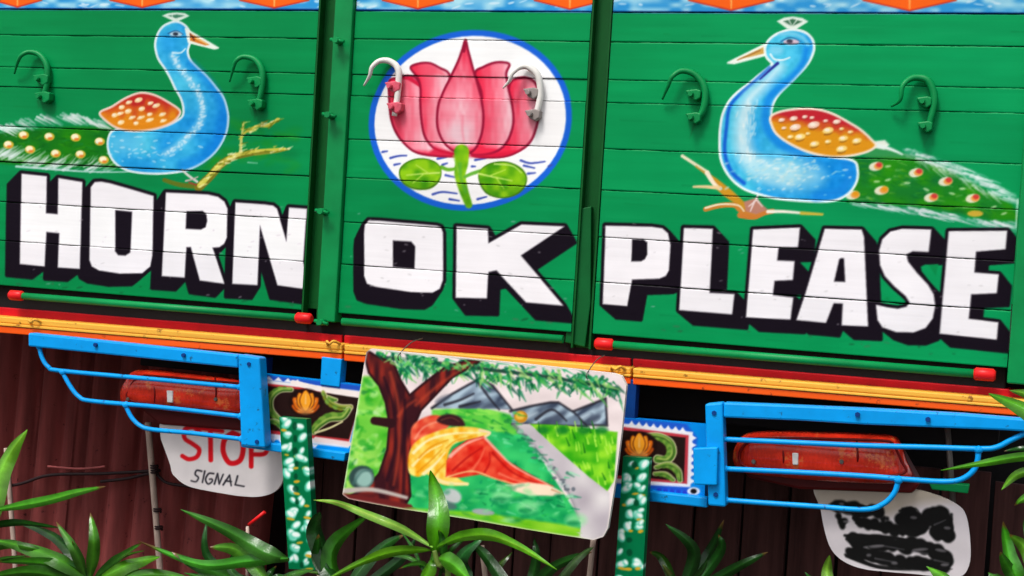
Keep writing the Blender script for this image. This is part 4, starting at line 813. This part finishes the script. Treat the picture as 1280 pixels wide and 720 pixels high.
for i in range(70):
    x, y = random.uniform(520, 700), random.uniform(606, 652)
    B.ell(x, y, random.uniform(3, 8), random.uniform(1.5, 4), random.choice([(120, 226, 140), (8, 130, 76), (50, 190, 90), (170, 232, 170)]), random.uniform(-30, 30), soft=4, a=.45)
for i in range(46):
    x, y = random.uniform(470, 600), random.uniform(440, 452) ; y += (x - 470) * .085
    B.line([(x, y), (x + random.uniform(-12, 12), y + random.uniform(2, 9))], random.choice([(20, 140, 70), (90, 200, 90), (0, 96, 60), (150, 220, 120)]), random.uniform(2.5, 5), 1, soft=2.4, a=.7)
BO = crom([(464, 437), (600, 450), (768, 467), (782, 482), (776, 545), (768, 605), (757, 664), (743, 675), (600, 651), (440, 624), (427, 615), (440, 540), (455, 462)], 3, True)
BO = [(463, 436), (600, 449), (765, 466), (777, 470), (783, 482), (777, 540), (769, 602), (760, 660), (754, 671), (742, 675), (670, 664), (580, 648), (500, 636), (436, 624), (428, 618), (441, 540), (455, 456), (458, 440)]
B.line(BO + [BO[0]], (236, 226, 216), 3, 3, soft=2, curve=False, a=.6)
board = painted_sheet('picture_board', BO, bc, .012, B, MB, None, .0017)
tag(board, 'hand painted picture board of a figure asleep under a tree, hung below the tailgate', 'picture')
for x, y in ((500, 447), (735, 470)):
    p = W(x, y, bc); tubeo('hanging_wire', [p + Vector((0, -.004, -.006)), p + Vector((0, -.008, .006)), p + Vector((.002, .05, .03)), p + Vector((0, .116, .036))], .0012, M_steel, board, 6, 4)

# ================================================================== setting
bm = bmesh.new(); n = 60
vs = {}
for i in range(n + 1):
    for j in range(n + 1):
        x = (i / n * 2 - 1); y = (j / n * 2 - 1); x, y = x * abs(x) ** 1.6 * 150, y * abs(y) ** 1.6 * 150
        vs[i, j] = bm.verts.new((x, y + 1, 0 if abs(x) + abs(y) > 30 else random.uniform(-.02, .015)))
for i in range(n):
    for j in range(n): bm.faces.new((vs[i, j], vs[i + 1, j], vs[i + 1, j + 1], vs[i, j + 1]))
tag(obj('ground', bm, M_soil), kind='structure')
# maroon corrugated sheet fence under the tail on the left
fy = .34; ztop = zf - .02
fence = empty('corrugated_fence', (W(0, 600, fy).x, fy, 0)); tag(fence, 'maroon corrugated sheet fence behind the left tail lamp', 'fence')
xr = W(338, 600, fy).x; xl = W(-500, 600, fy).x
pitch = .082; shw = pitch * 7
xx = xr; si = 0
while xx > xl:
    x1 = xx; x0 = xx - shw - .03; n = 12 * 7; bm = bmesh.new(); rows = []
    off = .006 * (si % 2)
    for z in (0.0, .35, .7, ztop):
        r = []
        for i in range(n + 1):
            x = x0 + (x1 - x0) * i / n; ph = (x - xr) / pitch * 2 * math.pi
            r.append(bm.verts.new((x - fence.location.x - (z - .7) * .055 * -1, off + -.036 * abs(math.sin(ph / 2)) ** .45 * (1 + .2 * math.sin(ph * .37 + z * 3)) + random.uniform(-.0015, .0015), z)))
        rows.append(r)
    for a, b in zip(rows, rows[1:]):
        for i in range(n): f = bm.faces.new((a[i], a[i + 1], b[i + 1], b[i])); f.smooth = True
    g = bmesh.ops.solidify(bm, geom=bm.faces[:], thickness=.0015)
    obj('corrugated_sheet', bm, M_maroon, fence); xx -= shw; si += 1
def pole(name, a, b, c, r, m, parent): return tubeo(name, [W(*a, c), (W(*a, c) + W(*b, c)) / 2 + Vector((.004, 0, 0)), W(*b, c)], [r, r * .95, r], m, parent, 10, 6)
po = pole('bamboo_pole', (185, 528), (212, 900), .27, .0085, M_pole, None); tag(po, 'pale bamboo pole tied with wire, beside the STOP SIGNAL flap', 'pole', None)
po2 = pole('bamboo_pole', (8, 560), (30, 900), .27, .007, M_pole, None); tag(po2, 'thin pale bamboo pole at the far left of the maroon fence', 'pole', None)
for y in (586, 592, 640, 662):
    p = W(190 + (y - 545) * .072, y, .27); bm = bmesh.new()
    for k in range(2): tube(bm, [p + Vector((.0095 * math.cos(t), .0095 * math.sin(t), .004 * t / 6 + k * .006)) for t in np.linspace(0, 6.28, 9)], .0024, 6, 2)
    obj('wire_binding', bm, M_wire, po)
for i, (P, r, lb) in enumerate((([(-40, 612), (20, 606), (62, 594), (130, 592), (200, 588)], .0042, 'dark cable sagging across the maroon fence, upper of two'),
                         ([(60, 583), (100, 586), (132, 583)], .003, 'short reddish cable loop against the maroon fence'),
                         ([(126, 602), (160, 598), (192, 592), (210, 604), (250, 609)], .0042, 'dark cable running from pale pole towards the STOP SIGNAL flap'))):
    tag(tubeo('cable', [W(x, y, .28) for x, y in P], r, M_wire if i != 1 else M_maroon, None, 8, 6), lb, 'cable')
# dark timber hoarding further right under the truck
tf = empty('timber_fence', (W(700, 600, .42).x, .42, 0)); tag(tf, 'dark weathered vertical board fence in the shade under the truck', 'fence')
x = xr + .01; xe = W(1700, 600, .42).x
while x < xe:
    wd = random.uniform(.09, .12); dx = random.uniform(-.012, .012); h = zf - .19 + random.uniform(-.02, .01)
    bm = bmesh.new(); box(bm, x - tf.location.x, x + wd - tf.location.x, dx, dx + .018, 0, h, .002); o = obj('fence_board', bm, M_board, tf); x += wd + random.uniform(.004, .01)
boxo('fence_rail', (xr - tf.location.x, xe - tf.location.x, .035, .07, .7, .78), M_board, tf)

# ================================================================== plants
LC = [(70, 134, 18), (96, 158, 28), (52, 116, 20), (84, 146, 22)]
def leaf(parent, P, wpx, c0, c1, m=None, colr=None, fold=.34, seg=14):
    """a thin lance-shaped blade folded along its midrib, from depth c0 at the base to c1 at the tip"""
    P = [np.asarray(p, float) for p in P]
    if len(P) == 2: P = [P[0], (P[0] + P[1]) / 2 + np.array([random.uniform(-4, 4), random.uniform(-5, 1)]), P[1]]
    Q = crom(P, 7); n = len(Q); ph = random.uniform(0, 6)
    pts = [W(q[0], q[1], c0 + (c1 - c0) * i / (n - 1) + .012 * math.sin(i * .5 + ph)) for i, q in enumerate(Q)]
    hw = wpx * .98 * (pts[0] - Vector(CAM)).length / F / 2
    bm = bmesh.new(); lay = bm.verts.layers.float_color.new('paint'); rows = []
    c = np.array(colr or random.choice(LC), float); view = (pts[n // 2] - Vector(CAM)).normalized(); tw = random.uniform(-.7, .7); tw2 = random.uniform(-.5, .5)
    hue = (random.uniform(.82, 1.12), random.uniform(.93, 1.05), random.uniform(.7, 1.3)); tip = random.random() < .45; dull = random.uniform(.8, 1.05)
    for i, p in enumerate(pts):
        t = i / (n - 1); d = (pts[min(i + 1, n - 1)] - pts[max(i - 1, 0)]).normalized(); s = d.cross(view).normalized(); nn = s.cross(d).normalized(); a = tw + tw2 * t
        s2 = s * math.cos(a) + nn * math.sin(a); n2 = nn * math.cos(a) - s * math.sin(a)
        prof = max(.03, math.sin(math.pi * min(1, t * .95 + .05) ** .72)) ** .9 * (.45 + .55 * min(1, t * 4))
        wv = hw / max(math.cos(a), .6) * prof; r = []
        for u in (-1, -.55, -.05, .05, .55, 1):
            rip = .10 * math.sin(t * 17 + ph + u) * (abs(u) == 1)
            v = bm.verts.new(p + s2 * (u * wv) + n2 * ((abs(u) * fold + rip) * wv)); r.append(v)
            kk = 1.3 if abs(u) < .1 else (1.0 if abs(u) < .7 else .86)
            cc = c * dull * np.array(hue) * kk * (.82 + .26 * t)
            if tip and t > .9: cc = np.array([112, 84, 40.])
            L = np.minimum(lin(np.clip(cc, 0, 255)) / .95, .5); v[lay] = (*L, 1)
        rows.append(r)
    for a_, b_ in zip(rows, rows[1:]):
        for k in range(5): f = bm.faces.new((a_[k], a_[k + 1], b_[k + 1], b_[k])); f.smooth = True
    for e in bm.edges:
        k = [v.index for v in e.verts]
    bm.verts.index_update()
    for e in bm.edges:
        i0, i1 = e.verts[0].index, e.verts[1].index
        if abs(i0 - i1) == 6 and i0 % 6 in (2, 3): e.smooth = False
    return obj('leaf', bm, m or M_leaf, parent)
def plant(name, label, root, c, leaves, stem=None, group=None, extra=6, spread=80):
    g = W(*root, c); e = empty(name, (0, 0, 0)); tag(e, label, 'plant', 'leafy plants growing in front of the truck')
    s = stem or [root]
    pts = [Vector((g.x + .02, g.y + .02, 0)), Vector((g.x + .012, g.y, g.z * .5))] + [W(x, y, c) for x, y in s]
    tubeo('stem', pts, [.006] * (len(pts) - 1) + [.0045], M_stem, e, 8, 5)
    for L in leaves: leaf(e, *L)
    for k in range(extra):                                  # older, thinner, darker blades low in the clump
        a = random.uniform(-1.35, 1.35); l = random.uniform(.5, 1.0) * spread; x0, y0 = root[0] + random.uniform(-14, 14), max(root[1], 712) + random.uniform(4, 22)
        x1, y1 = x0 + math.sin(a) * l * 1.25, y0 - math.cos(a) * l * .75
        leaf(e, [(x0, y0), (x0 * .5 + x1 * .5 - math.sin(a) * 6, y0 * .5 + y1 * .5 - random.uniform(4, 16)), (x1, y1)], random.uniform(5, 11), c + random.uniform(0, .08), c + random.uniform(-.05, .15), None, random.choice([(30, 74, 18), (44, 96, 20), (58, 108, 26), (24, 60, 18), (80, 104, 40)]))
    return e
dk = (30, 72, 20)
plant('broadleaf_plant', 'bright green plant with one upright leaf in front of the picture board', (543, 690), -.42, [
    ([(543, 692), (548, 640), (538, 588)], 29, -.42, -.40, None, (78, 142, 14), .12), ([(541, 684), (505, 662), (455, 641), (420, 628), (392, 625)], 11, -.42, -.45, None, (120, 160, 52)), ([(546, 684), (578, 672), (612, 670), (650, 684), (696, 712)], 15, -.42, -.5, None, (92, 164, 30)),
    ([(538, 688), (495, 690), (455, 702), (405, 726)], 13, -.42, -.5, None, (84, 156, 24)), ([(548, 698), (566, 706), (590, 730)], 22, -.43, -.5, None, (90, 160, 26)), ([(540, 700), (532, 720), (515, 745)], 16, -.42, -.46, None, (70, 130, 20))], [(560, 735), (548, 706), (543, 688)])
plant('dark_leaf_plant', 'dark glossy plant between the left hanger bar and the picture board', (425, 745), -.2, [
    ([(430, 750), (415, 690), (462, 642)], 22, -.2, -.15, None, (44, 100, 22)), ([(425, 745), (395, 668), (400, 640)], 22, -.2, -.2, None, dk), ([(425, 745), (470, 690), (505, 668)], 16, -.2, -.16, None, dk), ([(430, 740), (400, 700), (398, 668)], 18, -.2, -.22, None, (36, 84, 20)), ([(440, 745), (500, 700), (520, 672)], 14, -.2, -.1, None, dk)])
plant('dark_leaf_plant', 'dark glossy plant under the lower right corner of the picture board', (650, 760), -.15, [
    ([(590, 735), (575, 700), (605, 670)], 18, -.15, -.15, None, (40, 90, 30)), ([(650, 760), (610, 700), (590, 678)], 16, -.15, -.12, None, dk), ([(650, 760), (690, 712), (740, 690)], 15, -.15, -.15, None, dk), ([(655, 760), (670, 705), (668, 672)], 14, -.15, -.1, None, dk), ([(660, 760), (620, 720), (640, 690)], 13, -.15, -.1, None, (60, 80, 40)), ([(670, 760), (720, 700), (742, 684)], 10, -.15, -.2, None, (50, 70, 30))])
plant('dark_leaf_plant', 'dim plant in the shade right of the right hanger bar', (850, 745), 0.0, [
    ([(850, 745), (868, 690), (832, 655)], 17, 0, -.05, None, dk), ([(850, 745), (880, 705), (905, 650)], 17, 0, .05, None, dk), ([(850, 745), (830, 700), (812, 690)], 12, 0, 0, None, (40, 90, 22)), ([(860, 745), (920, 710), (960, 690)], 13, 0, 0, None, dk), ([(860, 745), (900, 690), (898, 668)], 13, 0, 0, None, dk), ([(850, 745), (876, 715), (884, 700)], 8, 0, -.1, None, (40, 80, 24))])
plant('long_leaf_plant', 'green plant with long blades at the left edge beside the bamboo pole', (-30, 700), -.5, [
    ([(-25, 690), (2, 588), (34, 537)], 22, -.5, -.45, None, (84, 154, 30)), ([(-20, 640), (50, 628), (96, 616), (132, 608)], 11, -.5, -.6, None, (96, 168, 44)), ([(-20, 660), (20, 654), (75, 660)], 9, -.5, -.4, None, dk), ([(-25, 690), (10, 680), (60, 690)], 12, -.5, -.45, None, (50, 104, 20))])
plant('long_leaf_plant', 'bushy green plant in front of the maroon fence at lower left', (112, 728), -.45, [
    ([(115, 728), (75, 700), (30, 684), (-12, 674)], 18, -.45, -.5, None, (62, 130, 26)), ([(108, 722), (94, 688), (70, 652)], 13, -.45, -.48, None, (70, 128, 40)), ([(112, 725), (118, 680), (113, 641)], 15, -.45, -.45, None, (66, 134, 24)), ([(118, 724), (146, 700), (178, 678)], 10, -.45, -.5, None, (64, 120, 34)),
    ([(118, 728), (160, 706), (200, 696)], 17, -.45, -.5, None, (76, 144, 30)), ([(112, 728), (60, 706), (-10, 702)], 14, -.45, -.5, None, (58, 120, 22)), ([(110, 730), (40, 716), (-15, 722)], 16, -.45, -.52, None, (52, 112, 20)), ([(115, 726), (70, 672), (20, 652)], 12, -.44, -.35, None, dk), ([(118, 730), (190, 718), (240, 724)], 15, -.45, -.5, None, (70, 132, 28))])
plant('long_leaf_plant', 'green plant with drooping blades left of the left hanger bar', (330, 742), -.35, [
    ([(362, 700), (330, 690), (285, 664), (226, 637)], 21, -.35, -.42, None, (66, 132, 34)), ([(360, 698), (310, 702), (250, 706), (172, 676)], 15, -.35, -.45, None, (72, 136, 30)), ([(340, 735), (300, 690), (262, 684)], 18, -.35, -.4, None, (88, 150, 40)), ([(335, 735), (270, 716), (215, 690)], 20, -.35, -.42, None, (48, 104, 22)), ([(335, 740), (290, 730), (230, 716)], 16, -.35, -.42, None, (54, 112, 22)),
    ([(338, 742), (262, 700), (258, 650)], 12, -.35, -.3, None, dk), ([(345, 742), (360, 720), (392, 712)], 12, -.35, -.3, None, (60, 110, 24)), ([(330, 745), (290, 715), (292, 690)], 11, -.35, -.36, None, (50, 100, 30))])
plant('long_leaf_plant', 'green plant at the right edge, one blade crossing the orange beam', (1330, 640), -.4, [
    ([(1340, 600), (1300, 525), (1236, 492)], 26, -.4, -.42, None, (66, 132, 14)), ([(1335, 570), (1280, 571), (1230, 579), (1176, 588)], 11, -.4, -.5, None, (88, 152, 34)), ([(1335, 590), (1278, 591), (1252, 612)], 12, -.4, -.45, None, (92, 156, 40)), ([(1330, 560), (1280, 560), (1255, 564)], 6, -.4, -.45, None, dk),
    ([(1330, 640), (1290, 622), (1268, 632)], 13, -.4, -.4, None, (84, 146, 36)), ([(1330, 540), (1300, 500), (1262, 488)], 18, -.4, -.35, None, (90, 146, 30))])
plant('long_leaf_plant', 'upright clump of green leaves in the lower right corner', (1290, 745), -.4, [
    ([(1280, 745), (1262, 700), (1254, 652)], 19, -.4, -.4, None, (66, 128, 30)), ([(1285, 745), (1262, 712), (1250, 690)], 16, -.4, -.45, None, (60, 118, 24)), ([(1300, 735), (1284, 690), (1262, 668)], 18, -.4, -.42, None, (92, 152, 50)), ([(1300, 745), (1290, 660), (1282, 640)], 18, -.4, -.4, None, (70, 130, 26)), ([(1285, 745), (1250, 725), (1235, 716)], 14, -.4, -.45, None, (50, 104, 22))])
plant('young_plant', 'single pale green shoot at the foot of the right mud flap', (1040, 760), -.2, [([(1042, 755), (1034, 720), (1037, 694)], 16, -.2, -.2, None, (104, 160, 40)), ([(1042, 755), (1020, 730), (1006, 715)], 9, -.2, -.2, None, dk)])
plant('young_plant', 'low green leaf overlapping the bottom of the right mud flap', (1190, 765), -.25, [([(1192, 755), (1182, 722), (1158, 708)], 15, -.25, -.25, None, (66, 128, 22)), ([(1192, 755), (1215, 735), (1228, 726)], 12, -.25, -.25, None, dk)])
rs = tubeo('stick', [W(309, 740, -.05), W(309.5, 658, -.05)], .004, M_pole, None); tag(rs, 'thin pale stick with red tip standing left of the left hanger bar', 'stick')
tubeo('red_tip', [W(311, 656, -.05), W(331, 640, -.05)], .0042, M_red, rs)

for i, (a, b, lb) in enumerate((((602, 682), (618, 860), 'pinkish dry cane below the middle of the picture board'), ((742, 672), (716, 860), 'leaning dry cane just left of the right hanger bar'), ((400, 700), (392, 860), 'short dry cane stub right of the left hanger bar'))):
    o = pole('dry_cane', a, b, .12, .0065, M_pole, None); tag(o, lb, 'cane', 'dry canes standing under the tail')
